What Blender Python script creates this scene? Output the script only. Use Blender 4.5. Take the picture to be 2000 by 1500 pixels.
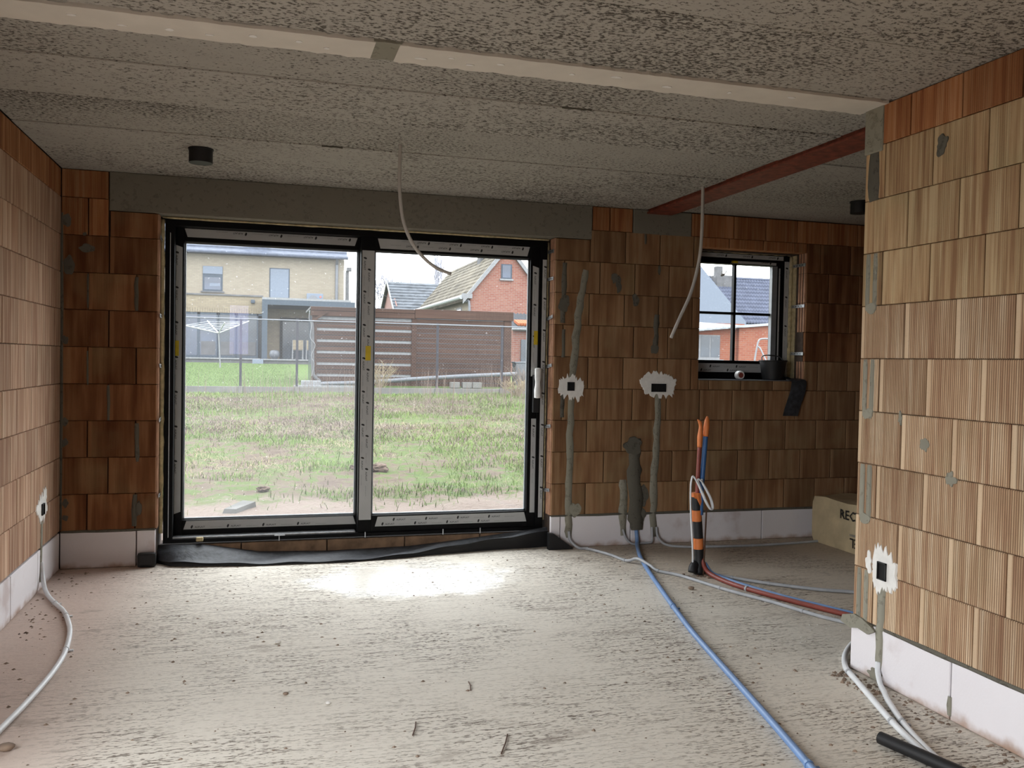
import bpy, bmesh, math, random
import numpy as np
from mathutils import Vector, Matrix

random.seed(7)
rng = np.random.default_rng(11)
SC = bpy.context.scene
for o in list(bpy.data.objects):
    bpy.data.objects.remove(o)
COL = SC.collection

# ------------------------------------------------------------------ camera
F_PX = 1705.9
YAW, PITCH, ROLL = .2801, -.0263, .0187
CAM = Vector((1.2934, -6.4644, 1.4647))
fw = Vector((math.sin(YAW)*math.cos(PITCH), math.cos(YAW)*math.cos(PITCH), math.sin(PITCH)))
rt0 = Vector((math.cos(YAW), -math.sin(YAW), 0))
up0 = rt0.cross(fw)
rt = math.cos(ROLL)*rt0 + math.sin(ROLL)*up0
up = -math.sin(ROLL)*rt0 + math.cos(ROLL)*up0
cam = bpy.data.cameras.new('camera')
cam.sensor_fit = 'HORIZONTAL'; cam.sensor_width = 36; cam.lens = F_PX/2000*36
cam.clip_start = .05; cam.clip_end = 500
camo = bpy.data.objects.new('camera', cam); COL.objects.link(camo)
m = Matrix((rt, up, -fw)).transposed().to_4x4(); m.translation = CAM
camo.matrix_world = m
SC.camera = camo

# ------------------------------------------------------------------ world: even overcast sky
SKY = 7.2
wd = bpy.data.worlds.new('overcast_sky'); SC.world = wd; wd.use_nodes = True
bg = wd.node_tree.nodes['Background']
bg.inputs[0].default_value = (.93, .965, 1.0, 1); bg.inputs[1].default_value = SKY

def portal(x, y, z, sx, sy, rot):
    l = bpy.data.lights.new('daylight_portal', 'AREA'); l.shape = 'RECTANGLE'; l.size = sx; l.size_y = sy
    l.cycles.is_portal = True
    o = bpy.data.objects.new('daylight_portal', l); COL.objects.link(o); o.location = (x, y, z); o.rotation_euler = rot
P2 = math.pi/2
portal(2.05, .45, 1.27, 2.9, 2.35, (-P2, 0, 0))           # sliding door
portal(5.24, .45, 1.88, 1.05, 1.1, (-P2, 0, 0))           # small window
portal(-.25, -4.95, 1.35, 2.2, 3.1, (0, -P2, 0))           # unseen opening added in the left wall to light floor and right wall
portal(.875, -10.75, 1.95, .35, 1.0, (P2, 0, 0))          # narrow window in the rear wall

SC.view_settings.view_transform = 'Standard'
SC.view_settings.look = 'None'
SC.view_settings.exposure = 0.2
SC.view_settings.gamma = 1.0
SC.view_settings.use_curve_mapping = False

# ------------------------------------------------------------------ mesh helpers
class MB:
    def __init__(s): s.v = []; s.f = []
    def add(s, vs, fs):
        n = len(s.v); s.v += [tuple(map(float, p)) for p in vs]; s.f += [tuple(i+n for i in f) for f in fs]; return s
    def box(s, x0, x1, y0, y1, z0, z1):
        return s.add([(x0,y0,z0),(x1,y0,z0),(x1,y1,z0),(x0,y1,z0),(x0,y0,z1),(x1,y0,z1),(x1,y1,z1),(x0,y1,z1)],
                     [(0,3,2,1),(4,5,6,7),(0,1,5,4),(1,2,6,5),(2,3,7,6),(3,0,4,7)])
    def bbox(s, x0, x1, y0, y1, z0, z1, b):
        """box whose edges are chamfered by b"""
        vs = []; fs = []
        bm = bmesh.new(); bmesh.ops.create_cube(bm, size=1)
        for v in bm.verts: v.co = Vector(((x0+x1)/2+v.co.x*(x1-x0), (y0+y1)/2+v.co.y*(y1-y0), (z0+z1)/2+v.co.z*(z1-z0)))
        bmesh.ops.bevel(bm, geom=bm.edges[:], offset=b, segments=2, affect='EDGES', profile=.6)
        bm.verts.index_update()
        s.add([v.co for v in bm.verts], [[v.index for v in f.verts] for f in bm.faces]); bm.free(); return s
    def bar(s, p, q, w, h, upv=(0,0,1)):
        p = Vector(p); q = Vector(q); d = (q-p).normalized(); u = Vector(upv)
        a = d.cross(u)
        if a.length < 1e-4: a = d.cross(Vector((1,0,0)))
        a.normalize(); b = a.cross(d).normalized(); a *= w/2; b *= h/2
        vs = [p-a-b,p+a-b,p+a+b,p-a+b,q-a-b,q+a-b,q+a+b,q-a+b]
        return s.add(vs, [(0,1,2,3),(7,6,5,4),(0,4,5,1),(1,5,6,2),(2,6,7,3),(3,7,4,0)])
    def tube(s, pts, r, n=8, cap=True):
        pts = [Vector(p) for p in pts]; rs = r if hasattr(r, '__len__') else [r]*len(pts)
        t0 = (pts[1]-pts[0]).normalized(); a = t0.orthogonal().normalized(); rings = []
        for i, p in enumerate(pts):
            t = (pts[min(i+1, len(pts)-1)]-pts[max(i-1, 0)]).normalized()
            a = (a - t*a.dot(t)).normalized(); b = t.cross(a)
            rings.append([p + (a*math.cos(2*math.pi*k/n)+b*math.sin(2*math.pi*k/n))*rs[i] for k in range(n)])
        vs = [v for R in rings for v in R]; fs = []
        for i in range(len(pts)-1):
            for k in range(n):
                fs.append((i*n+k, i*n+(k+1) % n, (i+1)*n+(k+1) % n, (i+1)*n+k))
        if cap: fs += [tuple(range(n-1, -1, -1)), tuple((len(pts)-1)*n+k for k in range(n))]
        return s.add(vs, fs)
    def lathe(s, prof, c=(0,0,0), n=20, axis='z'):
        vs = []; fs = []
        for r, h in prof:
            for k in range(n):
                a = 2*math.pi*k/n; x, y = r*math.cos(a), r*math.sin(a)
                vs.append((c[0]+x, c[1]+y, c[2]+h) if axis == 'z' else (c[0]+x, c[1]+h, c[2]+y))
        for i in range(len(prof)-1):
            for k in range(n): fs.append((i*n+k, i*n+(k+1) % n, (i+1)*n+(k+1) % n, (i+1)*n+k))
        fs += [tuple(range(n-1, -1, -1)), tuple((len(prof)-1)*n+k for k in range(n))]
        return s.add(vs, fs)
    def prism(s, poly, d0, d1, plane='xz'):
        """polygon (2D) extruded between d0 and d1 along the remaining axis"""
        f = {'xz': lambda a, b, d: (a, d, b), 'yz': lambda a, b, d: (d, a, b), 'xy': lambda a, b, d: (a, b, d)}[plane]
        n = len(poly)
        vs = [f(a, b, d0) for a, b in poly]+[f(a, b, d1) for a, b in poly]
        return s.add(vs, [tuple(range(n)), tuple(range(2*n-1, n-1, -1))]+[(i, i+n, (i+1) % n+n, (i+1) % n) for i in range(n)])
    def sheet(s, rows, t=0):
        """grid of points -> surface"""
        nr, nc = len(rows), len(rows[0])
        return s.add([p for r in rows for p in r], [(i*nc+j, i*nc+j+1, (i+1)*nc+j+1, (i+1)*nc+j) for i in range(nr-1) for j in range(nc-1)])

def wloc(o):
    v = Vector((0,0,0))
    while o: v += o.location; o = o.parent
    return v

def obj(name, mb, mat, parent=None, smooth=False, fix=True, center=None, **props):
    v = np.array(mb.v); c = Vector(((v.min(0)+v.max(0))/2).tolist()) if center is None else Vector(center)
    me = bpy.data.meshes.new(name)
    me.from_pydata([tuple(Vector(p)-c) for p in mb.v], [], mb.f)
    if fix:
        bm = bmesh.new(); bm.from_mesh(me); bmesh.ops.recalc_face_normals(bm, faces=bm.faces[:]); bm.to_mesh(me); bm.free()
    if smooth:
        me.polygons.foreach_set('use_smooth', [True]*len(me.polygons))
        if smooth == 'angle':
            try: me.set_sharp_from_angle(angle=math.radians(40))
            except Exception: pass
    me.materials.append(mat); me.update()
    o = bpy.data.objects.new(name, me); COL.objects.link(o)
    if parent: o.parent = parent; o.location = c - wloc(parent)
    else: o.location = c
    for k, x in props.items(): o[k] = x
    return o

def tag(o, label, cat=None, group=None, kind=None):
    o['label'] = label
    if cat: o['category'] = cat
    if group: o['group'] = group
    if kind: o['kind'] = kind
    return o

def thing(name, label, cat, loc, group=None):
    o = bpy.data.objects.new(name, None); COL.objects.link(o); o.location = loc; o.empty_display_size = .1
    return tag(o, label, cat, group)

def smooth_path(pts, n=6):
    pts = [Vector(p) for p in pts]; P = [pts[0]*2-pts[1]]+pts+[pts[-1]*2-pts[-2]]; out = []
    for i in range(1, len(P)-2):
        a, b, c, d = P[i-1], P[i], P[i+1], P[i+2]
        for k in range(n):
            t = k/n
            out.append(.5*((2*b)+(c-a)*t+(2*a-5*b+4*c-d)*t*t+(3*b-a-3*c+d)*t**3))
    out.append(pts[-1]); return out

# ------------------------------------------------------------------ materials
class NT:
    def __init__(s, name):
        s.m = bpy.data.materials.new(name); s.m.use_nodes = True; s.t = s.m.node_tree; s.b = s.t.nodes['Principled BSDF']
    def n(s, typ, **kw):
        x = s.t.nodes.new('ShaderNode'+typ)
        for k, v in kw.items():
            if k in x.inputs.keys(): s.put(x.inputs[k], v)
            else: setattr(x, k, v)
        return x
    def put(s, sock, v):
        if hasattr(v, 'links') or isinstance(v, bpy.types.NodeSocket): s.t.links.new(v, sock)
        else:
            if hasattr(sock.default_value, '__len__') and len(v) == 3 and len(sock.default_value) == 4: v = (*v, 1)
            sock.default_value = v
    def math(s, op, a, b=0.0, c=None, clamp=False):
        x = s.t.nodes.new('ShaderNodeMath'); x.operation = op; x.use_clamp = clamp
        s.put(x.inputs[0], a); s.put(x.inputs[1], b)
        if c is not None: s.put(x.inputs[2], c)
        return x.outputs[0]
    def mix(s, f, a, b, mode='MIX'):
        x = s.t.nodes.new('ShaderNodeMix'); x.data_type = 'RGBA'; x.blend_type = mode
        s.put(x.inputs[0], f); s.put(x.inputs[6], a); s.put(x.inputs[7], b); return x.outputs[2]
    def ramp(s, f, stops):
        x = s.t.nodes.new('ShaderNodeValToRGB'); s.put(x.inputs[0], f); e = x.color_ramp.elements
        while len(e) < len(stops): e.new(.5)
        for q, (p, c) in zip(e, stops): q.position = p; q.color = (*c, 1) if len(c) == 3 else c
        return x.outputs[0]
    def step(s, f, a, b):
        x = s.t.nodes.new('ShaderNodeMapRange'); s.put(x.inputs[0], f); x.inputs[1].default_value = a; x.inputs[2].default_value = b
        x.interpolation_type = 'SMOOTHSTEP'; return x.outputs[0]
    def noise(s, vec, scale, det=3, rough=.55, dim='3D', w=None):
        x = s.t.nodes.new('ShaderNodeTexNoise'); x.noise_dimensions = dim
        if vec is not None: s.put(x.inputs['Vector'], vec)
        if w is not None: s.put(x.inputs['W'], w)
        x.inputs['Scale'].default_value = scale; x.inputs['Detail'].default_value = det; x.inputs['Roughness'].default_value = rough
        return x.outputs['Fac']
    def coords(s, kind='Object'):
        x = s.t.nodes.new('ShaderNodeTexCoord'); return x.outputs[kind]
    def pos(s): return s.t.nodes.new('ShaderNodeNewGeometry').outputs['Position']
    def xyz(s, v):
        x = s.t.nodes.new('ShaderNodeSeparateXYZ'); s.put(x.inputs[0], v); return x.outputs
    def comb(s, a, b, c):
        x = s.t.nodes.new('ShaderNodeCombineXYZ'); s.put(x.inputs[0], a); s.put(x.inputs[1], b); s.put(x.inputs[2], c); return x.outputs[0]
    def rnd(s): return s.t.nodes.new('ShaderNodeObjectInfo').outputs['Random']
    def bump(s, h, strength, dist, prev=None):
        x = s.t.nodes.new('ShaderNodeBump'); x.inputs['Strength'].default_value = strength; x.inputs['Distance'].default_value = dist
        s.put(x.inputs['Height'], h)
        if prev is not None: s.put(x.inputs['Normal'], prev)
        return x.outputs[0]
    def out(s, col=None, rough=None, nrm=None, metal=None, spec=None):
        if col is not None: s.put(s.b.inputs['Base Color'], col)
        if rough is not None: s.put(s.b.inputs['Roughness'], rough)
        if nrm is not None: s.put(s.b.inputs['Normal'], nrm)
        if metal is not None: s.put(s.b.inputs['Metallic'], metal)
        if spec is not None: s.put(s.b.inputs['Specular IOR Level'], spec)
        return s.m

def plain(name, c, rough=.6, metal=0, var=.12, scale=12, bump=0, spec=.5):
    t = NT(name); n = t.noise(t.coords(), scale)
    lo = tuple(x*(1-var) for x in c); hi = tuple(min(1, x*(1+var)) for x in c)
    col = t.ramp(n, [(.3, lo), (.7, hi)])
    nr = t.bump(n, .5, bump) if bump else None
    return t.out(col, rough, nr, metal, spec)

def brick_mat(name, lo, mid, hi, rib=1.0, stripes=.6, green=0.0, bands=.5, fq=42.0, tv=.36):
    """extruded hollow clay block: vertical comb ribs, lighter smooth bands, streaks"""
    t = NT(name); X = t.xyz(t.coords()); u, v = X[0], X[2]; R = t.rnd()
    ro = t.math('MULTIPLY', R, 53.0)
    s1 = t.noise(t.comb(t.math('MULTIPLY', u, fq), ro, t.math('MULTIPLY', v, 1.4)), 1.0, 4, .6)
    s2 = t.noise(t.comb(t.math('MULTIPLY', u, 11.0), ro, t.math('MULTIPLY', v, 2.0)), 1.0, 2)
    band = t.step(t.noise(t.comb(t.math('MULTIPLY', u, 14.0), t.math('ADD', ro, 9.0), 0.0), 1.0, 1), .5+.12*(.5-bands), .56+.12*(.5-bands))
    edge = t.step(t.math('MULTIPLY', u, -1.0), .121, .125)      # plain strip at the block's ends
    flat = t.math('MAXIMUM', band, edge)
    if rib > .9: flat = edge
    f = t.math('ADD', t.math('MULTIPLY', s1, stripes), t.math('MULTIPLY', s2, 1-stripes))
    col = t.ramp(f, [(.36, lo), (.5, mid), (.62, hi)])
    tone = t.math('ADD', 1-tv/2, t.math('MULTIPLY', R, tv))
    col = t.mix(1.0, col, t.comb(tone, tone, tone), 'MULTIPLY')
    if green:
        g = t.step(t.noise(t.comb(t.math('MULTIPLY', u, 3.0), t.math('ADD', ro, 31.0), t.math('MULTIPLY', v, 3.0)), 1.0, 2), .5, .75)
        col = t.mix(t.math('MULTIPLY', g, green), col, (.36, .30, .16))
    col = t.mix(t.math('MULTIPLY', edge, .6), col, hi)
    rs = t.math('SINE', t.math('MULTIPLY', u, 2*math.pi/.0107))
    rib01 = t.math('MULTIPLY', t.math('MULTIPLY', t.step(rs, -.5, .9), t.math('SUBTRACT', 1.0, flat)), rib)
    col = t.mix(t.math('MULTIPLY', rib01, .72), col, tuple(x*.45 for x in lo))
    gr = t.noise(t.coords(), 260, 2)
    col = t.mix(t.math('MULTIPLY', t.step(gr, .62, .75), .3), col, tuple(x*.5 for x in lo))
    h = t.math('SUBTRACT', t.math('MULTIPLY', gr, .12), t.math('MULTIPLY', rib01, 1.0))
    nr = t.bump(t.math('ADD', h, t.math('MULTIPLY', s1, .25)), .6, .004)
    return t.out(col, .92, nr, spec=.15)

M = {}
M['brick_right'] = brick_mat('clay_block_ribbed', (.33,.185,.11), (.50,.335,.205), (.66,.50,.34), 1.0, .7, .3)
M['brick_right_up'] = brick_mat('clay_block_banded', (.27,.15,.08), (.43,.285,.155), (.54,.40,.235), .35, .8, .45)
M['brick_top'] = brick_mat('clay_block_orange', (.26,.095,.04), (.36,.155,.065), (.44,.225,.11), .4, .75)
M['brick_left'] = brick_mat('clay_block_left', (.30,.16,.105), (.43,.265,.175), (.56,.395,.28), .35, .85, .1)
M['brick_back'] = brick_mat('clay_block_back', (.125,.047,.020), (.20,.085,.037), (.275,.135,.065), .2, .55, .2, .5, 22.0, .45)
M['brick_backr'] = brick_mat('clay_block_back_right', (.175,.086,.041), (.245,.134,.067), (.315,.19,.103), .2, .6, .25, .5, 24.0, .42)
M['brick_edge_lit'] = plain('lit_block_tongues', (.42,.23,.14), .9, var=.2)  # lighter than the blocks: window light on the reveal put into colour
M['core'] = plain('bed_joint_mortar', (.05,.032,.022), .95, var=.3, scale=30)
M['outer'] = plain('facade_render', (.45,.38,.33), .9)
M['kim'] = None
t = NT('aerated_concrete'); P = t.pos(); Z = t.xyz(P)[2]
n = t.noise(P, 9, 4); dirt = t.step(t.math('ADD', Z, t.math('MULTIPLY', t.noise(P, 7, 4), .14)), .05, .12)
col = t.mix(t.math('MULTIPLY', n, .25), (.80,.765,.78), (.66,.61,.62))
col = t.mix(t.step(t.noise(P, 2.6, 4), .58, .72), col, (.62,.54,.53))
col = t.mix(dirt, (.40,.27,.20), col)
M['kim'] = t.out(col, .9, t.bump(t.noise(P, 90, 2), .3, .002), spec=.2)
def concrete(name, a, b, sp, spk=.5, scale=38, streak=(1,1,1), thr=.52):
    t = NT(name); P = t.pos(); R = t.rnd()
    v = t.n('VectorMath', operation='MULTIPLY'); t.put(v.inputs[0], P); v.inputs[1].default_value = streak
    v2 = t.n('VectorMath', operation='ADD'); t.put(v2.inputs[0], v.outputs[0]); t.put(v2.inputs[1], t.comb(t.math('MULTIPLY', R, 40.0), t.math('MULTIPLY', R, 40.0), 0.0))
    V = v2.outputs[0]
    big = t.noise(V, 1.3, 3); mid = t.noise(V, 9, 3); sm = t.noise(V, scale, 3, .65)
    col = t.mix(t.math('ADD', t.math('MULTIPLY', big, .6), t.math('MULTIPLY', mid, .4)), a, b)
    dens = t.math('ADD', thr+.06, t.math('MULTIPLY', t.math('SUBTRACT', .5, big), .35))
    k = t.step(t.math('SUBTRACT', sm, dens), -.03, .09)
    col = t.mix(t.math('MULTIPLY', k, spk), col, sp)
    tone = t.math('ADD', .9, t.math('MULTIPLY', R, .2))
    col = t.mix(1.0, col, t.comb(tone, tone, tone), 'MULTIPLY')
    nr = t.bump(t.math('SUBTRACT', t.math('MULTIPLY', mid, .5), k), .5, .006)
    return t.out(col, .95, nr, spec=.15)
M['slab'] = concrete('hollow_core_slab', (.32,.30,.265), (.48,.45,.395), (.055,.048,.038), .88, 80, (.62,1,1), .49)
M['lintel'] = concrete('cast_concrete', (.19,.178,.142), (.255,.235,.192), (.12,.11,.09), .3, 30)
M['mortar'] = concrete('grey_mortar', (.225,.21,.165), (.32,.305,.245), (.15,.135,.10), .4, 26)
M['mortar_dark'] = concrete('damp_mortar', (.095,.088,.07), (.15,.138,.112), (.06,.05,.04), .4, 26)
M['mortar_brown'] = plain('dusty_clay', (.22,.14,.085), .95, var=.4, scale=12, bump=.004)
M['plaster'] = plain('white_plaster', (.80,.78,.74), .85, var=.06, scale=25, bump=.003)
M['strip'] = plain('gypsum_coat', (.66,.61,.53), .85, var=.05, scale=6, bump=.002)
# floor screed slab
t = NT('rough_concrete_floor'); P = t.pos(); X = t.xyz(P)
v = t.comb(t.math('MULTIPLY', X[0], .16), X[1], 0.0)
warp = t.math('ADD', X[1], t.math('MULTIPLY', t.noise(P, .6, 1), .10))
st = t.noise(t.comb(t.math('MULTIPLY', X[0], 4.0), t.math('MULTIPLY', warp, 48.0), 0.0), 1.0, 5, .7)
pit = t.noise(t.comb(t.math('MULTIPLY', X[0], 32.0), t.math('MULTIPLY', warp, 120.0), 0.0), 1.0, 3, .6)
big = t.noise(P, 1.1, 4); sp = t.noise(P, 26, 3, .6)
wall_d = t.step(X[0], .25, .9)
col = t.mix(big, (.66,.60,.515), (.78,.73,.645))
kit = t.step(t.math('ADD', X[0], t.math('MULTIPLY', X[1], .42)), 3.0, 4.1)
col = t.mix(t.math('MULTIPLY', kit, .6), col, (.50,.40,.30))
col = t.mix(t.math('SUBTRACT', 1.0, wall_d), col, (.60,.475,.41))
pm = t.math('MULTIPLY', t.step(t.math('ADD', t.math('MULTIPLY', pit, .6), t.math('MULTIPLY', st, .5)), .565, .63), t.math('MULTIPLY', t.math('ADD', .2, t.math('MULTIPLY', wall_d, .7)), t.math('ADD', .35, t.step(t.noise(P, 1.7, 4), .38, .62))))
col = t.mix(t.math('MULTIPLY', pm, .8), col, (.17,.135,.105))
stain = t.step(t.noise(t.comb(X[0], t.math('MULTIPLY', X[1], 2.0), 3.0), 2.1, 5, .65), .60, .69)
col = t.mix(t.math('MULTIPLY', stain, .5), col, (.30,.245,.20))
col = t.mix(t.math('MULTIPLY', t.step(sp, .66, .74), .6), col, (.22,.17,.13))
# smoothly trowelled, dust-free patch in front of the door: only its gloss differs
ex = t.math('DIVIDE', t.math('SUBTRACT', X[0], 2.30), .66); ey = t.math('DIVIDE', t.math('SUBTRACT', X[1], -.72), .46)
r2 = t.math('ADD', t.math('ADD', t.math('MULTIPLY', ex, ex), t.math('MULTIPLY', ey, ey)), t.math('MULTIPLY', t.math('SUBTRACT', t.noise(P, 4, 5), .5), 2.2))
gl = t.math('SUBTRACT', 1.0, t.step(r2, .45, 1.45))
gl = t.math('MULTIPLY', gl, t.math('SUBTRACT', 1.0, t.math('MULTIPLY', t.step(sp, .55, .7), .7)))
rough = t.math('SUBTRACT', .85, t.math('MULTIPLY', gl, .55))
hh = t.math('ADD', t.math('MULTIPLY', st, .5), t.math('SUBTRACT', t.math('MULTIPLY', sp, .4), pm))
hh = t.math('MULTIPLY', hh, t.math('SUBTRACT', 1.0, t.math('MULTIPLY', gl, .85)))
t.put(t.b.inputs['Specular IOR Level'], t.math('ADD', .25, t.math('MULTIPLY', gl, .6)))
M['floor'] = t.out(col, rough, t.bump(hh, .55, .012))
M['black'] = plain('black_aluminium', (.004,.004,.0045), .5, var=.2, spec=.12)
M['blackp'] = plain('black_plastic', (.008,.008,.009), .55, var=.2)
M['hole'] = plain('dark_box_inside', (.006,.006,.006), .9)  # shade inside boxes, pipes and holes is put into this near-black
M['film'] = plain('protective_film', (.45,.455,.45), .5, var=.05, scale=5)
M['ink'] = plain('black_print', (.015,.015,.015), .7)
M['inkg'] = plain('grey_print', (.27,.27,.27), .7)
M['yellow'] = plain('yellow_sticker', (.62,.45,.02), .6)
M['foam'] = plain('pu_foam', (.55,.46,.27), .9, var=.25, scale=30, bump=.01)
M['zinc'] = plain('galvanised_steel', (.42,.43,.44), .4, .8, var=.2, scale=30)
M['white'] = plain('white_plastic', (.78,.78,.77), .45)
M['cable_w'] = plain('white_conduit', (.74,.755,.77), .45, var=.06)
M['cable_g'] = plain('grey_conduit', (.40,.41,.43), .5, var=.1)
M['cable_h'] = plain('ceiling_conduit', (.45,.42,.38), .5, var=.06)
M['blue'] = plain('blue_conduit', (.15,.26,.48), .45, var=.1)
M['bluedk'] = plain('blue_pipe', (.035,.115,.29), .45, var=.1)
M['red'] = plain('red_conduit', (.24,.05,.035), .45, var=.15)
M['orange'] = plain('orange_tape', (.72,.21,.055), .5, var=.12)
M['membrane'] = plain('bitumen_membrane', (.035,.038,.045), .55, var=.5, scale=25, bump=.01)
M['rust'] = plain('red_oxide_primer', (.17,.036,.017), .7, var=.4, scale=18)
M['rod'] = plain('rusty_rod', (.10,.05,.03), .8)
M['pack'] = plain('dusty_foil_pack', (.52,.42,.26), .8, var=.18, scale=6, bump=.015)
M['crumb'] = plain('mortar_crumb', (.26,.19,.14), .95, var=.5, scale=8)
M['chip'] = plain('white_chip', (.8,.77,.72), .9)
# glass: thin pane, fresnel reflection, dust specks and a pale veil imitating hazy reflection
def glass(name, dust_veil=.0, tint=(.97,.985,.98)):
    t = NT(name); tr = t.n('BsdfTransparent'); tr.inputs[0].default_value = (*tint, 1)
    gl = t.n('BsdfGlossy'); gl.inputs['Roughness'].default_value = 0.0
    fr = t.n('Fresnel'); fr.inputs[0].default_value = 1.45
    mx = t.n('MixShader'); t.put(mx.inputs[0], t.math('MULTIPLY', fr.outputs[0], 1.7, clamp=True)); t.t.links.new(tr.outputs[0], mx.inputs[1]); t.t.links.new(gl.outputs[0], mx.inputs[2])
    o = t.t.nodes['Material Output']
    if dust_veil:
        tl = t.n('BsdfTranslucent'); tl.inputs[0].default_value = (.9, .92, .95, 1)
        X = t.xyz(t.pos()); P = t.pos()
        d = t.math('MULTIPLY', dust_veil, t.math('ADD', .55, t.math('MULTIPLY', t.noise(P, 2.2, 3), .9)))
        specks = t.step(t.noise(P, 55, 1), .735, .75)
        d = t.math('ADD', d, t.math('MULTIPLY', specks, .15))
        m2 = t.n('MixShader'); t.put(m2.inputs[0], d); t.t.links.new(mx.outputs[0], m2.inputs[1]); t.t.links.new(tl.outputs[0], m2.inputs[2]); mx = m2
    t.t.links.new(mx.outputs[0], o.inputs[0]); return t.m
M['glass_l'] = glass('dust_veil_glass_left', .034)
M['glass_r'] = glass('dust_veil_glass_right', .016)
M['glass_lilac'] = glass('lilac_tint_pane', .0, (.30,.27,.50))  # tint added to dim and colour the rear window's reflection
M['glass_w'] = glass('window_glass', .012)
# outdoors
def wallbrick(name, a, b, mo, sc=1.0):
    t = NT(name); X = t.xyz(t.pos())
    x = t.n('TexBrick'); t.put(x.inputs['Vector'], t.comb(t.math('ADD', X[0], X[1]), X[2], 0.0)); x.inputs['Scale'].default_value = sc
    x.inputs['Color1'].default_value = (*a, 1); x.inputs['Color2'].default_value = (*b, 1); x.inputs['Mortar'].default_value = (*mo, 1)
    x.inputs['Brick Width'].default_value = .22; x.inputs['Row Height'].default_value = .075; x.inputs['Mortar Size'].default_value = .009
    return t.out(x.outputs[0], .9, t.bump(x.outputs[1], -.3, .01), spec=.2)
M['b_beige'] = wallbrick('pale_brick', (.1650,.1419,.1089), (.1881,.1650,.1287), (.1551,.1386,.1122))
M['b_beige2'] = wallbrick('sand_brick', (.1452,.1188,.0825), (.1782,.1485,.1023), (.1254,.1089,.0858))
M['b_red'] = wallbrick('red_brick', (.1419,.0528,.0383), (.1650,.0759,.0561), (.1518,.1122,.0990))
M['b_orange'] = wallbrick('orange_brick', (.1584,.0495,.0297), (.1782,.0660,.0396), (.1584,.0858,.0627))
M['pinkwall'] = plain('pink_render', (.1452,.0858,.0759), .9)
M['slate'] = plain('blue_grey_tiles', (.0561,.0660,.0924), .5, var=.2, scale=5)
M['slate2'] = plain('weathered_slate', (.0594,.0660,.0759), .7, var=.4, scale=2)
M['moss'] = plain('mossy_tiles', (.0825,.0726,.0561), .9, var=.5, scale=1.5)
M['tile_dark'] = plain('glazed_dark_tiles', (.050,.057,.083), .75, var=.15, scale=2)
M['grey'] = plain('grey_aluminium', (.0363,.0475,.0627), .5)
M['trim'] = plain('white_trim', (.1452,.1485,.1551), .6)
M['shutter'] = plain('white_shutter', (.1122,.1320,.1650), .6, var=.04)
M['pane'] = plain('reflecting_pane', (.0165,.0264,.0495), .12, var=.5, scale=.6)
M['panedk'] = plain('dark_pane', (.0231,.0297,.0396), .2, var=.5, scale=.8)
M['wood'] = None
t = NT('stained_planks'); X = t.xyz(t.pos()); R = t.rnd()
g = t.noise(t.comb(t.math('MULTIPLY', X[0], .8), t.math('MULTIPLY', R, 30.0), t.math('MULTIPLY', X[2], 30.0)), 1.0, 4)
col = t.ramp(g, [(.3, (.0238,.0112,.0073)), (.55, (.0383,.0191,.0125)), (.75, (.0528,.0290,.0198))])
tone = t.math('ADD', .8, t.math('MULTIPLY', R, .4)); col = t.mix(1.0, col, t.comb(tone, tone, tone), 'MULTIPLY')
M['wood'] = t.out(col, .6)
M['stone'] = plain('grey_stone', (.0759,.0759,.0792), .85, var=.2, scale=3)
M['plate'] = plain('concrete_plate', (.1122,.1102,.1056), .9, var=.2, scale=2)
M['fence'] = plain('fence_steel', (.0297,.0297,.0363), .5)
M['wire'] = plain('fence_wire', (.0660,.0693,.0792), .5)
M['pvc'] = plain('grey_pvc', (.0792,.0858,.0990), .5)
M['alu'] = plain('pale_aluminium', (.1980,.2112,.2244), .45)
M['grass'] = None
def blade_mat(name, a, b):
    t = NT(name); n = t.noise(t.pos(), 1.7, 3); n2 = t.noise(t.pos(), 40, 1)
    return t.out(t.ramp(t.math('ADD', t.math('MULTIPLY', n, .6), t.math('MULTIPLY', n2, .4)), [(.35, a), (.65, b)]), .8, spec=.1)
M['blade'] = blade_mat('green_blades', (.070,.120,.030), (.130,.175,.055))
M['straw'] = blade_mat('dry_straw', (.14,.108,.068), (.24,.20,.13))
M['twig'] = blade_mat('dead_stems', (.095,.073,.062), (.165,.132,.112))
M['lawnb'] = blade_mat('lawn_blades', (.075,.112,.038), (.105,.145,.056))
M['paint_w'] = plain('white_paint_outdoor', (.34,.345,.36), .6)
M['roof_orange'] = plain('new_orange_tiles', (.22,.07,.03), .8)
M['sheet'] = plain('dark_corrugated_sheet', (.03,.032,.037), .85, spec=.2)
M['soil'] = plain('brown_soil', (.085,.062,.050), .95, var=.5, scale=14, bump=.03)
t = NT('garden_ground'); P = t.pos(); X = t.xyz(P)
n1 = t.noise(P, .55, 5, .6); n2 = t.noise(P, 5, 5, .65); n3 = t.noise(P, 30, 3)
field = t.ramp(t.math('ADD', t.math('MULTIPLY', n1, .5), t.math('MULTIPLY', n2, .5)), [(.40, (.062,.045,.036)), (.48, (.080,.064,.045)), (.535, (.050,.072,.022)), (.59, (.062,.080,.028)), (.65, (.094,.080,.050))])
soil = t.mix(n2, (.1122,.0845,.0693), (.1650,.1353,.1175))
edge = t.step(t.math('ADD', X[1], t.math('MULTIPLY', t.math('SUBTRACT', n2, .5), 1.8)), 1.6, 2.3)
col = t.mix(edge, soil, field)
lawn = t.mix(n2, (.0462,.0726,.0198), (.0693,.1023,.0297))
col = t.mix(t.step(X[1], 15.0, 15.1), col, lawn)
col = t.mix(t.step(X[0], 11.0, 11.3), col, (.0792,.0759,.0594))
M['ground'] = t.out(col, .95, t.bump(t.math('ADD', n2, n3), .6, .03), spec=.1)
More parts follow.
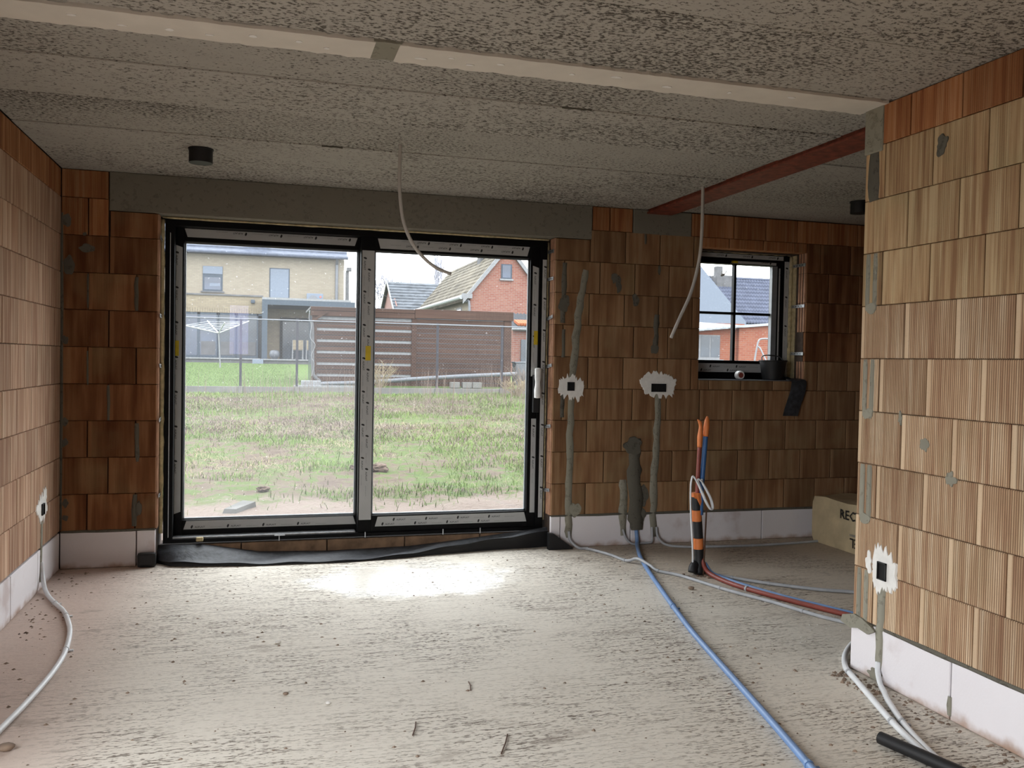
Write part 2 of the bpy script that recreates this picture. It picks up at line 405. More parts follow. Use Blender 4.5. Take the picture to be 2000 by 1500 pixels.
for k_ in ('b_beige','b_beige2','b_red','b_orange','pinkwall','slate','slate2','moss','tile_dark','grey','trim','shutter','wood','stone','plate','fence','wire','paint_w','roof_orange','soil'):
    M[k_].node_tree.nodes['Principled BSDF'].inputs['Specular IOR Level'].default_value = .12      # matt, so sky sheen does not wash out the colours
M['bark'] = plain('hazed_bark', (.27,.27,.31), .9)  # distance haze is put into this pale bark colour

# ------------------------------------------------------------------ room shell
K, C = .2577, .25                       # height of the base course, course height
H = 2.698                               # ceiling
XR = 4.07                               # room face of the right wall
YE = -2.875                             # far end of the right wall
def rowz(n): return (0 if n < 0 else K+C*n, K if n < 0 else min(K+C*(n+1), H-.004))

mb = MB()
mb.box(-.35,.605,.03,.38,0,2.95); mb.box(.605,3.487,.16,.38,2.42,2.95); mb.box(3.487,4.745,.03,.38,0,2.95)
mb.box(4.745,5.74,.03,.38,0,1.27); mb.box(4.745,5.74,.11,.38,2.42,2.95); mb.box(4.745,5.74,.03,.11,2.50,2.95); mb.box(5.74,7.9,.03,.38,0,2.95)
mb.box(.605,3.487,.165,.38,0,.10)
wall_back = obj('wall_back', mb, M['core'], kind='structure')
mb = MB(); mb.box(-.35,-.03,-3.4,.38,0,2.95); mb.box(-.35,-.03,-6.5,-3.4,0,.20); mb.box(-.35,-.03,-6.5,-3.4,2.45,2.95); mb.box(-.35,-.03,-10.9,-6.5,0,2.95)  # bay opening added out of view to let daylight in
wall_left = obj('wall_left', mb, M['core'], kind='structure')
wall_right = obj('wall_right', MB().box(XR+.03,XR+.14,-10.6,YE-.002,0,2.69), M['core'], kind='structure')
mb = MB(); mb.box(-.35,.70,-10.9,-10.6,0,2.95); mb.box(1.05,7.9,-10.9,-10.6,0,2.95); mb.box(.70,1.05,-10.9,-10.6,2.45,2.95); mb.box(.70,1.05,-10.9,-10.6,0,1.5)
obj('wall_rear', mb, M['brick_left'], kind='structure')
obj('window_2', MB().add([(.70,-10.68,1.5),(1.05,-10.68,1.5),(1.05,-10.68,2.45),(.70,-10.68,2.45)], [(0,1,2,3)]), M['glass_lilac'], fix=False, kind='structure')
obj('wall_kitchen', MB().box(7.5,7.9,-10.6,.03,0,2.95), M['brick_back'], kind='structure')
obj('wall_partition', MB().box(XR+.14,7.5,-5.2,-5.06,0,2.69), M['brick_back'], kind='structure')
mb = MB()
nx, ny = 40, 50
obj('floor', MB().box(-.35,7.9,-10.9,.17,-.25,0), M['floor'], kind='structure')
ceiling = obj('ceiling', MB().box(-.35,7.9,-10.9,.38,2.90,3.1), M['slab'], kind='structure')
js = [.03,-.62,-1.23,-1.83,-2.43,-3.035]+[-3.635-.6*i for i in range(12)]
for xa, xb in ((0.0,4.262),(4.458,7.5)):
    for a, b in zip(js, js[1:]):
        b = max(b, -10.6); dz = random.uniform(-.004,.003)
        m_ = MB().bbox(xa, xb, b+(.008 if b == -3.035 else .0045), a-(.008 if a == -3.035 else .0045), H+dz, H+.2, .006)
        obj('ceiling_slab', m_, M['slab'], ceiling)
        if b <= -10.6: break
def ragged(x0, x1, y0, y1, jit, step):
    """outline of a strip with torn long edges"""
    n = max(2, int((x1-x0)/step)); low = []; top = []
    for i in range(n+1):
        x = x0+(x1-x0)*i/n
        low.append((x, y0+random.uniform(-jit, jit)*.4)); top.append((x, y1+random.uniform(-jit, jit)))
    return low+top[::-1]
obj('gypsum_strip', MB().prism(ragged(-.01,1.708,-3.026,-2.835,.009,.03), H-.010, H+.01, 'xy'), M['strip'], ceiling)
obj('gypsum_strip', MB().prism(ragged(1.803,4.07,-3.026,-2.83,.009,.03), H-.010, H+.01, 'xy'), M['strip'], ceiling)
obj('filler_patch', MB().prism(ragged(1.70,1.81,-3.03,-2.835,.01,.02), H-.006, H+.01, 'xy'), M['mortar'], ceiling)
for x in (.62,.78,.95,1.09,1.25,1.42,1.53,1.90,2.02,2.11,2.23,2.55,2.74,3.0,3.3,3.6):
    rx, ry, yy = random.uniform(.008,.03), random.uniform(.006,.014), -2.93+random.uniform(-.03,.03)
    obj('filler_dab', MB().prism([(x+rx*math.cos(k*.7854)*random.uniform(.7,1.2), yy+ry*math.sin(k*.7854)) for k in range(8)], H-.0125, H-.009, 'xy'), M['plaster'], ceiling)
obj('mortar_smear', MB().prism(ragged(2.68,2.83,-2.44,-2.425,.012,.02), H-.006, H+.01, 'xy'), M['mortar_dark'], ceiling)
obj('mortar_smear', MB().prism(ragged(1.62,1.74,-1.235,-1.222,.01,.02), H-.006, H+.01, 'xy'), M['mortar_dark'], ceiling)
# steel beam between the two ceiling fields
beam = thing('steel_beam', 'red-primed steel beam set flush in the ceiling, running to the back wall', 'beam', (4.36,-1.4,H-.03))
obj('bottom_flange', MB().bbox(4.25,4.47,YE-.03,.0,H-.035,H-.020,.003), M['rust'], beam)
obj('web', MB().box(4.352,4.368,YE-.03,.0,H-.02,H+.18), M['rust'], beam)
obj('side_packing', MB().box(4.265,4.275,YE,.0,H-.02,H+.05), M['rust'], beam)

# ------------------------------------------------------------------ blocks
_cache = {}
def block_mesh(L, Hh, T, ridge, mat):
    key = (round(L,3), round(Hh,3), T, mat.name)
    if key in _cache: return _cache[key]
    a, c, b = L/2, Hh/2, .0035; f, k = -T/2, T/2
    vs = [(-a,f+b,-c),(a,f+b,-c),(a,f+b,c),(-a,f+b,c), (-a+b,f,-c+b),(a-b,f,-c+b),(a-b,f,c-b),(-a+b,f,c-b), (-a,k,-c),(a,k,-c),(a,k,c),(-a,k,c)]
    fs = [(4,5,6,7),(0,1,5,4),(1,2,6,5),(2,3,7,6),(3,0,4,7),(8,9,1,0),(9,10,2,1),(10,11,3,2),(11,8,0,3),(11,10,9,8)]
    if False:
        s = ridge
        for j in range(3):
            y0 = f+.012+j*.040; n = len(vs); x0, x1 = s*a, s*(a+.010)
            vs += [(x0,y0,-c),(x0,y0+.026,-c),(x1,y0+.005,-c),(x1,y0+.021,-c),(x0,y0,c),(x0,y0+.026,c),(x1,y0+.005,c),(x1,y0+.021,c)]
            fs += [(n,n+2,n+6,n+4),(n+2,n+3,n+7,n+6),(n+3,n+1,n+5,n+7),(n+4,n+6,n+7,n+5),(n,n+1,n+3,n+2)]
    me = bpy.data.meshes.new('brick'); me.from_pydata(vs, [], fs); me.materials.append(mat)
    bm = bmesh.new(); bm.from_mesh(me); bmesh.ops.recalc_face_normals(bm, faces=bm.faces[:]); bm.to_mesh(me); bm.free()
    _cache[key] = me; return me
def brick(wall, side, u0, u1, z0, z1, mat, T=.035, ridge=0, name='brick', gap=.003):
    L, Hh = abs(u1-u0)-gap*2.4, z1-z0-gap
    o = bpy.data.objects.new(name, block_mesh(L, Hh, T, ridge, mat)); COL.objects.link(o)
    u, z, d = (u0+u1)/2, (z0+z1)/2, T/2+random.uniform(-.0012,.0012)
    p = {'back': (u,d,z), 'left': (-d,u,z), 'right': (XR+d,u,z)}[side]
    o.rotation_euler.z = {'back': 0, 'left': P2, 'right': -P2}[side]
    o.parent = wall; o.location = Vector(p)-wloc(wall)
    if ridge:                                         # tongues of an exposed block end
        ue = max(u0, u1) if ridge > 0 else min(u0, u1); m_ = MB()
        for j in range(3):
            y0 = .010+j*.038; m_.prism([(ue-ridge*.006,y0),(ue-ridge*.006,y0+.027),(ue+ridge*.007,y0+.021),(ue+ridge*.007,y0+.006)], z0+gap/2, z1-gap/2, 'xy')
        obj('block_tongues', m_, M['brick_edge_lit'], wall)
    return o
def course(wall, side, edges, z0, z1, mat, **kw):
    for a, b in zip(edges, edges[1:]): brick(wall, side, a, b, z0, z1, mat, **kw)
def joints(lo, hi, ph, step=.30, mn=.05):
    js = [lo]; x = ph+math.ceil((lo-ph)/step)*step
    while x < hi-1e-6:
        if x-js[-1] > mn and hi-x > mn: js.append(x)
        x += step
    return js+[hi]

# back wall, left of the door
for n in range(10):
    z0, z1 = rowz(n); even = n % 2 == 0
    e = [0,.167,.470,.605] if even else [0,.297,.605]
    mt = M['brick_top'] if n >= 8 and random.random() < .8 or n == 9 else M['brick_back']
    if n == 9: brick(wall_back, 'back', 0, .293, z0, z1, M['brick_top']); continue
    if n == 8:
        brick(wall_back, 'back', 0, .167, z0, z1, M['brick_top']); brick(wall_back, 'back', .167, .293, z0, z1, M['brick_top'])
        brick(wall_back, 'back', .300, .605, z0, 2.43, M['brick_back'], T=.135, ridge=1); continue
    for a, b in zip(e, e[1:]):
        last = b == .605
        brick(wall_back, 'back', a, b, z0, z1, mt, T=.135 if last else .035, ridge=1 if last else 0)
# back wall, right of the door
for n in range(10):
    z0, z1 = rowz(n); ph = 3.776 if n % 2 == 0 else (3.926 if n == 1 else 3.862)
    if n == 9:
        course(wall_back, 'back', [3.79,3.937,4.133], z0, z1, M['brick_top']); course(wall_back, 'back', joints(4.652,7.5,4.74), z0, z1, M['brick_top']); continue
    segs = [(3.487, 4.745), (5.74, 7.5)] if n >= 4 else [(3.487, 7.5)]
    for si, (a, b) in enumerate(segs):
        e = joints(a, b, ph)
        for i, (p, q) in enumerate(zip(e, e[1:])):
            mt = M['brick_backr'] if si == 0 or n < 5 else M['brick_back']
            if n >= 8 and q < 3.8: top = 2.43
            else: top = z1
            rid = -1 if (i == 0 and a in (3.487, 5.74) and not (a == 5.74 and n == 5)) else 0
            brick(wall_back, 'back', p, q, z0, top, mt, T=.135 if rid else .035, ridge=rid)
    if n == 4: course(wall_back, 'back', [4.745,4.84,5.14,5.44,5.74], z0, 1.338, M['brick_backr'], T=.135)
course(wall_back, 'back', [4.745,5.0,5.32,5.62,5.74], 2.425, rowz(8)[1], M['brick_top'], T=.10)
# base course of pale aerated concrete
for a, b in ((0,.48),(.48,.605),(3.487,3.57),(3.57,4.17),(4.17,4.77),(4.77,5.37),(5.37,5.97),(5.97,6.57),(6.57,7.5)):
    brick(wall_back, 'back', a, b, 0, K-.008, M['kim'], T=.135 if b in (.605,3.57) else .035, name='base_block')
course(wall_back, 'back', [.607,.78,1.17,1.78,2.36,2.95,3.485], .0, .112, M['mortar_brown'], T=.04, name='threshold_brick')
for o in list(wall_back.children):
    if o.name.startswith('threshold'): o.location.y += .122
# lintels and pads
brick(wall_back, 'back', .293, 3.79, 2.432, H-.002, M['lintel'], T=.16, name='concrete_lintel')
brick(wall_back, 'back', 4.135, 4.652, 2.495, H-.002, M['lintel'], T=.036, name='concrete_pad')
# left wall
for n in range(10):
    z0, z1 = rowz(n)
    e = joints(-3.4, 0, -.767 if n % 2 else -.91)
    for a, b in zip(e, e[1:]):
        brick(wall_left, 'left', a, b, z0, z1, M['brick_top'] if n == 9 else M['brick_left'], T=.034)
course(wall_left, 'left', [-3.4,-3.0,-2.4,-1.8,-1.2,-.6,-.002], 0, K-.008, M['kim'], T=.034, name='base_block')
obj('plain_block_face', MB().box(-.031,-.002,-10.6,-6.5,0,2.69), M['brick_left'], wall_left)
obj('plain_block_face', MB().box(-.031,-.002,-6.5,-3.4,0,.20).box(-.031,-.002,-6.5,-3.4,2.45,2.69), M['brick_left'], wall_left)
# right wall
for n in range(10):
    z0, z1 = rowz(n)
    e = joints(-5.6, YE, -3.013 if n % 2 == 0 else -3.17)
    for a, b in zip(e, e[1:]):
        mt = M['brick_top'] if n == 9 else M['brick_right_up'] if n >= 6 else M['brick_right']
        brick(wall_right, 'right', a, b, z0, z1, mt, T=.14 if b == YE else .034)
course(wall_right, 'right', [-5.6,-4.707,-4.107,-3.507,YE+.012], 0, K-.008, M['kim'], T=.034, name='base_block')
obj('plain_block_face', MB().box(XR+.002,XR+.031,-10.6,-5.6,0,2.69), M['brick_right'], wall_right)
obj('plain_block_face', MB().box(XR+.138,XR+.145,-10.6,YE,0,2.69), M['brick_right'], wall_right)

# ------------------------------------------------------------------ mortar smears, chases and plaster on the walls
def on(side):
    return {'back': lambda u, z, d: (u, -d, z), 'left': lambda u, z, d: (d, u, z), 'right': lambda u, z, d: (XR-d, u, z)}[side]
def ribbon(wall, side, path, hw, mat, name='mortar_chase', t=.004, jit=.30, step=.028):
    P = smooth_path([(u, 0, z) for u, z in path], 4); pts = [P[0]]
    for p in P[1:]:
        if (p-pts[-1]).length > step: pts.append(p)
    f = on(side); rows = []; n = len(pts)
    for i, p in enumerate(pts):
        d = (pts[min(i+1,n-1)]-pts[max(i-1,0)]).normalized(); nx, nz = -d.z, d.x
        w = hw*(1+random.uniform(-jit,jit)); w2 = hw*(1+random.uniform(-jit,jit))
        if i in (0, n-1): w *= .8; w2 *= .8
        row = []
        for s, dd in ((-w, -.004), (-w*.93, t*.7), (0, t), (w2*.93, t*.7), (w2, -.004)): row.append(f(p.x+nx*s, p.z+nz*s, dd))
        rows.append(row)
    return obj(name, MB().sheet(rows), mat, wall, smooth=True)
def blob(wall, side, u, z, ru, rz, mat, name='mortar_smear', t=.005, jit=.18, n=28, streaky=0):
    f = on(side); ring = []; ph = random.uniform(0, 6)
    cs = [(q, random.uniform(-1, 1)*jit*2.2/q**.6, random.uniform(0, 6.3)) for q in (2, 3, 4, 5, 7)]
    if not streaky: n = 40
    for k in range(n):
        a = 2*math.pi*k/n; j = 1+sum(A*math.sin(q*a+p_) for q, A, p_ in cs)*.6+(random.uniform(-jit, jit)*.45 if streaky else 0)
        ring.append((u+ru*j*math.cos(a), z+rz*j*math.sin(a)+(random.uniform(-1,1)*rz*streaky*1.3 if streaky else 0)))
    vs = [f(a, b, -.004) for a, b in ring]+[f(u+(a-u)*.93, z+(b-z)*.93, t) for a, b in ring]+[f(u, z, t*1.2)]
    fs = [(k, (k+1) % n, n+(k+1) % n, n+k) for k in range(n)]+[(n+k, n+(k+1) % n, 2*n) for k in range(n)]
    return obj(name, MB().add(vs, fs), mat, wall)
B, Rr, Ll = 'back', 'right', 'left'
ribbon(wall_back, B, [(3.745,2.19),(3.725,2.08),(3.685,1.83),(3.655,1.5),(3.635,1.31)], .030, M['mortar'])
ribbon(wall_back, B, [(3.64,1.24),(3.637,.9),(3.632,.5),(3.636,.28),(3.640,.08)], .030, M['mortar'])
ribbon(wall_back, B, [(4.385,1.25),(4.382,1.0),(4.372,.7),(4.366,.4),(4.37,.06)], .030, M['mortar'])
ribbon(wall_back, B, [(4.185,.86),(4.19,.7),(4.20,.5),(4.212,.25),(4.215,.12)], .058, M['mortar_dark'], t=.012)
ribbon(wall_back, B, [(4.095,.53),(4.10,.35),(4.105,.08)], .035, M['mortar'])
blob(wall_back, B, 4.175, .80, .075, .075, M['mortar_dark'], t=.012)
blob(wall_back, B, 4.27, .40, .05, .09, M['mortar_dark']); blob(wall_back, B, 4.25, .24, .06, .06, M['mortar_dark'])
blob(wall_back, B, 3.69, .30, .05, .06, M['mortar'])
ribbon(wall_back, B, [(3.562,2.24),(3.560,2.0),(3.556,1.77)], .022, M['mortar_dark'], 'mortar_joint')
ribbon(wall_back, B, [(3.565,1.72),(3.565,1.5)], .016, M['mortar_dark'], 'mortar_joint')
ribbon(wall_back, B, [(3.565,1.24),(3.565,1.03)], .018, M['mortar_dark'], 'mortar_joint')
blob(wall_back, B, 3.565, 1.92, .045, .07, M['mortar_dark']); blob(wall_back, B, 4.02, 2.09, .025, .065, M['mortar_dark'])
blob(wall_back, B, 3.985, 2.14, .03, .04, M['mortar_dark']); blob(wall_back, B, 4.17, 1.97, .03, .05, M['mortar_dark'])
ribbon(wall_back, B, [(4.36,1.86),(4.355,1.72),(4.35,1.58)], .022, M['mortar_dark'], 'mortar_joint')
blob(wall_back, B, 4.345, 1.58, .035, .04, M['mortar_dark']); blob(wall_back, B, 4.37, 2.22, .012, .04, M['mortar_dark'])
ribbon(wall_back, B, [(4.24,2.50),(4.245,2.42)], .012, M['mortar_dark'], 'mortar_joint')
ribbon(wall_back, B, [(.470,1.99),(.472,1.76)], .014, M['mortar_dark'], 'mortar_joint'); ribbon(wall_back, B, [(.297,1.25),(.30,1.01)], .010, M['mortar_dark'], 'mortar_joint')
ribbon(wall_back, B, [(.478,.99),(.48,.755),(.485,.72)], .014, M['mortar_dark'], 'mortar_joint'); ribbon(wall_back, B, [(.468,.50),(.465,.28)], .017, M['mortar_dark'], 'mortar_joint')
blob(wall_back, B, .495, .40, .02, .05, M['mortar_dark'])
ribbon(wall_back, B, [(.166,2.0),(.166,1.77)], .006, M['mortar_dark'], 'mortar_joint'); ribbon(wall_back, B, [(.166,1.48),(.168,1.25)], .006, M['mortar_dark'], 'mortar_joint')
for u, z, a, b in ((.035,2.35,.03,.045),(.05,2.05,.035,.07),(.16,2.17,.05,.03),(.03,1.55,.02,.03),(.03,1.0,.02,.03),(.03,.86,.02,.03),(.035,.45,.02,.03),(.035,.35,.02,.02),(.145,2.265,.014,.012)):
    blob(wall_back, B, u, z, a, b, M['mortar_dark'], t=.003)
ribbon(wall_back, B, [(.006,2.4),(.007,1.6),(.006,.8),(.007,.27)], .010, M['mortar_dark'], 'mortar_joint')
ribbon(wall_back, B, [(0.01,K-.003),(.3,K-.004),(.6,K-.002)], .009, M['mortar_dark'], 'mortar_joint')
ribbon(wall_back, B, [(3.49,K-.003),(4.3,K-.004),(5.2,K-.002),(6.2,K-.003),(7.4,K)], .010, M['mortar_dark'], 'mortar_joint')
# white gypsum around the sockets
blob(wall_back, B, 4.385, 1.295, .15, .115, M['plaster'], 'gypsum_patch', n=70, jit=.14, streaky=.14)
blob(wall_back, B, 3.64, 1.262, .105, .095, M['plaster'], 'gypsum_patch', n=64, jit=.16, streaky=.3)
blob(wall_right, Rr, -3.085, .535, .085, .105, M['plaster'], 'gypsum_patch', n=60, jit=.16, streaky=.22)
blob(wall_right, Rr, -2.985, .545, .022, .05, M['plaster'], 'gypsum_patch', n=20, jit=.3)
blob(wall_left, Ll, -.50, .50, .13, .075, M['plaster'], 'gypsum_patch', n=40, jit=.2, streaky=.35)
blob(wall_left, Ll, -.44, .565, .055, .06, M['plaster'], 'gypsum_patch', n=30, jit=.3, streaky=.3)
ribbon(wall_left, Ll, [(-.50,.42),(-.505,.3),(-.515,.2),(-.525,.05)], .022, M['mortar'])
# right wall: filled end grooves, chase, smears
for n in (0, 2, 4, 6):
    z0, z1 = rowz(n)
    for u in (-2.918, -2.968):
        lo = -.03 if n else .0
        ribbon(wall_right, Rr, [(u,z1-.004),(u,(z0+z1)/2),(u,z0+.004),(u,z0+lo)], .0165, M['mortar'], 'groove_filling', t=.002, jit=.08)
    if n: blob(wall_right, Rr, -2.945, z0-.012, .038, .028, M['mortar'], 'groove_filling', t=.003, jit=.12)
z0, z1 = rowz(8)
ribbon(wall_right, Rr, [(-2.94,2.49),(-2.935,2.38),(-2.94,2.28),(-2.945,2.23)], .040, M['mortar_dark'], 'groove_filling', jit=.15)
obj('mortar_pad', MB().bbox(XR-.006,XR+.14,-2.998,YE+.004,2.478,H-.004,.006), M['mortar'], wall_right)
ribbon(wall_right, Rr, [(-3.083,.475),(-3.08,.40),(-3.075,.31),(-3.07,.24),(-3.075,.16),(-3.065,.05)], .025, M['mortar'])
obj('render_cover', MB().prism([(-2.86,.262),(-2.90,.275),(-2.96,.268),(-3.03,.245),(-3.05,.232),(-3.0,.205),(-2.93,.215),(-2.87,.20),(-2.80,.215),(-2.815,.25)], XR-.012, XR+.05, 'yz'), M['mortar'], wall_right)
ribbon(wall_right, Rr, [(-3.1,K-.002),(-3.6,K-.004),(-4.3,K-.002),(-5.5,K-.003)], .009, M['mortar_dark'], 'mortar_joint')
for u, z, a, b in ((-3.366,2.42,.035,.04),(-3.32,1.135,.026,.032),(-3.475,1.005,.03,.03),(-3.165,1.24,.012,.028),(-3.05,.03,.05,.03)):
    blob(wall_right, Rr, u, z, a, b, M['mortar_dark'] if z > 2 else M['mortar'], t=.003, jit=.3)
ribbon(wall_right, Rr, [(-3.507,.10),(-3.508,.02)], .012, M['mortar'], 'mortar_joint')

# ------------------------------------------------------------------ lettering
def text_mesh(s):
    cu = bpy.data.curves.new('t', 'FONT'); cu.body = s; cu.size = 1; cu.resolution_u = 1; cu.offset = .012
    o = bpy.data.objects.new('t', cu); COL.objects.link(o)
    me = bpy.data.meshes.new_from_object(o.evaluated_get(bpy.context.evaluated_depsgraph_get()))
    v = [tuple(p.co) for p in me.vertices]; f = [tuple(p.vertices) for p in me.polygons]
    bpy.data.objects.remove(o); bpy.data.meshes.remove(me); return v, f
LOGO = text_mesh('ALIPLAST'); LOGO2 = text_mesh('aluminium systems')
LEAF = ([(0,0,0),(.55,.05,0),(.75,.55,0),(.6,1,0),(.2,.8,0),(.0,.4,0),(.25,-.25,0),(.35,-.2,0)], [(0,1,2,3,4,5),(0,6,7,1)])
def put_text(mb, geo, size, pt, ux, uz):
    """geo placed at pt; its x axis along ux, its y axis along uz"""
    ux = Vector(ux); uz = Vector(uz)
    mb.add([Vector(pt)+ux*(p[0]*size)+uz*(p[1]*size) for p in geo[0]], geo[1])
def film(parent, x0, x1, z0, z1, y, name='film_strip', cut=0.0, ends='both'):
    """strip of printed film on a bar in a plane y = const, printed along its long side"""
    horiz = (x1-x0) > (z1-z0)
    if horiz:
        poly = [(x0+cut,z0),(x1-cut,z0),(x1,z1),(x0,z1)] if cut >= 0 else [(x0,z0),(x1,z0),(x1+cut,z1),(x0-cut,z1)]
    else:
        poly = [(x0,z0),(x1,z0+abs(cut)),(x1,z1-abs(cut)),(x0,z1)]
    f = obj(name, MB().prism(poly, y-.002, y), M['film'], parent)
    k, g = MB(), MB(); yy = y-.0032; L = (x1-x0) if horiz else (z1-z0); W = (z1-z0) if horiz else (x1-x0)
    h = .017; d = 0; row = 0; top = z0 > 2
    while d < L-.26:
        for r in range(max(1, int(W/.034))):
            s = .05+d+(r*.085) ; q = .010+r*.032
            if s+.2 > L-.03: continue
            for geo, tgt, off, sz in ((LEAF,k,0,h*1.25),(LOGO,k,.028,h),(LOGO2,g,.135,h*.62)):
                if horiz and not top: put_text(tgt, geo, sz, (x0+s+off, yy, z0+q), (1,0,0), (0,0,1))
                elif horiz: put_text(tgt, geo, sz, (x1-s-off, yy, z1-q), (-1,0,0), (0,0,-1))
                else: put_text(tgt, geo, sz, (x0+q+.004, yy, z1-s-off), (0,0,-1), (1,0,0))
        d += .25
    if k.v:
        obj('printed_logo', k, M['ink'], f, fix=False); obj('printed_tagline', g, M['inkg'], f, fix=False)
    return f

# ------------------------------------------------------------------ sliding door
door = obj('door_1', MB().box(.637,.70,.13,.30,.124,2.418).box(3.40,3.463,.13,.30,.124,2.418).box(.70,3.40,.13,.30,2.375,2.418).box(.70,3.40,.13,.30,.124,.150), M['black'], kind='structure')
def sash(y, xa, xb, gx0, gx1, gz0, gz1, za, zb, dep, pane):
    obj('sash', MB().bbox(xa,gx0,y,y+dep,za,zb,.003).bbox(gx1,xb,y,y+dep,za,zb,.003).bbox(gx0,gx1,y,y+dep,gz1,zb,.003).bbox(gx0,gx1,y,y+dep,za,gz0,.003), M['black'], door)
    g = obj('glass_pane', MB().add([(gx0,y+.03,gz0),(gx1,y+.03,gz0),(gx1,y+.03,gz1),(gx0,y+.03,gz1)], [(0,1,2,3)]), pane, door, fix=False)
    for x0,x1,z0,z1 in ((gx0,gx0+.012,gz0,gz1),(gx1-.012,gx1,gz0,gz1),(gx0,gx1,gz0,gz0+.012),(gx0,gx1,gz1-.012,gz1)):
        obj('spacer_bar', MB().box(x0,x1,y+.032,y+.045,z0,z1), M['alu'], door)
sash(.24, .70, 2.03, .755, 1.997, .268, 2.281, .150, 2.375, .05, M['glass_l'])
sash(.15, 2.005, 3.42, 2.108, 3.332, .276, 2.276, .150, 2.378, .07, M['glass_r'])
film(door, .686,.744,.31,2.256,.24, cut=.02)
film(door, .757,1.985,2.312,2.372,.24, cut=.02)
film(door, .765,2.0,.200,.262,.24, cut=-.02)
film(door, 2.013,2.104,.245,2.272,.15, cut=.0)
film(door, 3.350,3.415,1.345,2.22,.15, cut=.02)
film(door, 3.360,3.415,.262,1.01,.15, cut=.0)
film(door, 2.127,3.322,2.292,2.366,.15, cut=.02)
film(door, 2.135,3.335,.192,.266,.15, cut=-.02)
film(door, 3.425,3.458,.225,2.27,.13, cut=.0)
obj('lifted_film_edge', MB().box(.672,.675,.105,.13,.17,2.32), M['film'], door)
obj('track_rail', MB().bbox(.668,1.99,.15,.24,.150,.162,.003), M['zinc'], door)
for x, z, y in ((.705,1.512,.2365),(2.066,1.503,.1465),(3.388,1.652,.1465)):
    obj('yellow_sticker', MB().box(x-.02,x+.02,y,y+.001,z-.055,z+.055), M['yellow'], door)
hd = obj('door_handle', MB().lathe([(.006,0),(.026,.004),(.027,.07),(.021,.10),(.020,.13),(.025,.16),(.025,.235),(.006,.24)], (3.388,.085,1.175), 16), M['white'], door, smooth='angle')
obj('handle_plate', MB().bbox(3.362,3.414,.115,.15,1.06,1.36,.004), M['blackp'], door)
for x in (1.435, 2.06, 2.655, 2.95):
    obj('fixing_bolt', MB().tube([(x,.115,.118),(x,.115,.16)], .005, 6), M['zinc'], door)
obj('fixing_washer', MB().box(1.40,1.475,.105,.128,.156,.161), M['zinc'], door)
obj('foam_crumb', MB().bbox(.86,.91,.10,.13,.135,.165,.008), M['foam'], door)
def foam_line(parent, pts, r):
    P = smooth_path(pts, 14); obj('foam_seal', MB().tube(P, [r*random.uniform(.75,1.25) for _ in P], 7), M['foam'], parent, smooth=True)
foam_line(wall_back, [(.622,.13,.2),(.622,.13,.9),(.622,.13,1.7),(.620,.13,2.41)], .017)
foam_line(wall_back, [(3.475,.155,.2),(3.475,.155,.9),(3.475,.155,1.7),(3.475,.155,2.41)], .012)
foam_line(wall_back, [(.62,.12,2.425),(1.5,.12,2.425),(2.5,.12,2.426),(3.47,.12,2.425)], .008)
def strap(parent, x, z, y0, y1, side, tilt=0):
    s = side; f = obj('anchor_strap', MB().bar((x+s*.004,y1,z),(x+s*.004,y0,z+tilt),.003,.026), M['zinc'], parent)
    for k in range(4):
        yy = y1+(y0-y1)*(.2+.2*k); obj('strap_hole', MB().box(x+s*.0055,x+s*.0065,yy-.004,yy+.004,z+tilt*.5-.004,z+tilt*.5+.004), M['hole'], f)
for z in (2.331,2.114,1.80,1.422,.948,.441): strap(wall_back, 3.475, z, -.002, .14, -1, random.uniform(-.015,.02))
for z in (2.26,1.73,1.38,1.02,.48): strap(wall_back, .617, z, -.002, .13, 1, random.uniform(-.015,.015))

# loose membrane under the door
mem = thing('bitumen_membrane', 'loose black bitumen sheet curling on the floor under the sliding door', 'membrane', (2.05,-.02,0))
xs = np.linspace(.60, 3.52, 60); rows = []; front = []
for x in xs:
    a = (x-.6)/2.92
    yl = np.interp(x, [.6,.7,1.1,1.6,2.0,2.4,2.77,3.2,3.52], [.06,-.06,-.14,-.165,-.165,-.10,-.02,.03,.05])+.006*math.sin(x*13)
    zl = np.interp(x, [.6,.8,1.3,2.0,2.4,2.8,3.2,3.52], [.03,.035,.018,.016,.035,.07,.10,.135])+.004*math.sin(x*17+1)
    zw = np.interp(x, [.6,.9,1.3,1.8,2.4,2.8,3.2,3.52], [.12,.115,.045,.03,.04,.075,.115,.15])
    row = [(x, .118+(yl-.118)*q, zw*(1-q)+zl*q - .03*math.sin(math.pi*q)*max(0, .5-abs(a-.5))*1.2+.012*math.sin(x*7+q*5)*q*(1-q)*4) for q in np.linspace(0, 1, 8)]
    row = [(p[0], p[1], max(p[2], .008)) for p in row]
    rows.append(row); front.append((x, yl, zl))
top = MB().sheet(rows); o = obj('top_sheet', top, M['membrane'], mem, smooth=True)
sk = MB().sheet([[(x, y, z), (x, y+.02, z*.5+.001), (x, y+.012, .001)] for x, y, z in front]); obj('skirt_and_lip_shadow', sk, M['blackp'], mem, smooth=True)  # black hanging sheet; at the left it stands for shadow under the lip
obj('corner_fold', MB().bbox(.49,.612,-.055,-.004,.0,.10,.02), M['blackp'], mem)
obj('corner_fold', MB().prism([(3.46,0),(3.66,0),(3.63,.03),(3.50,.125),(3.46,.13)], -.06, -.006), M['blackp'], mem)

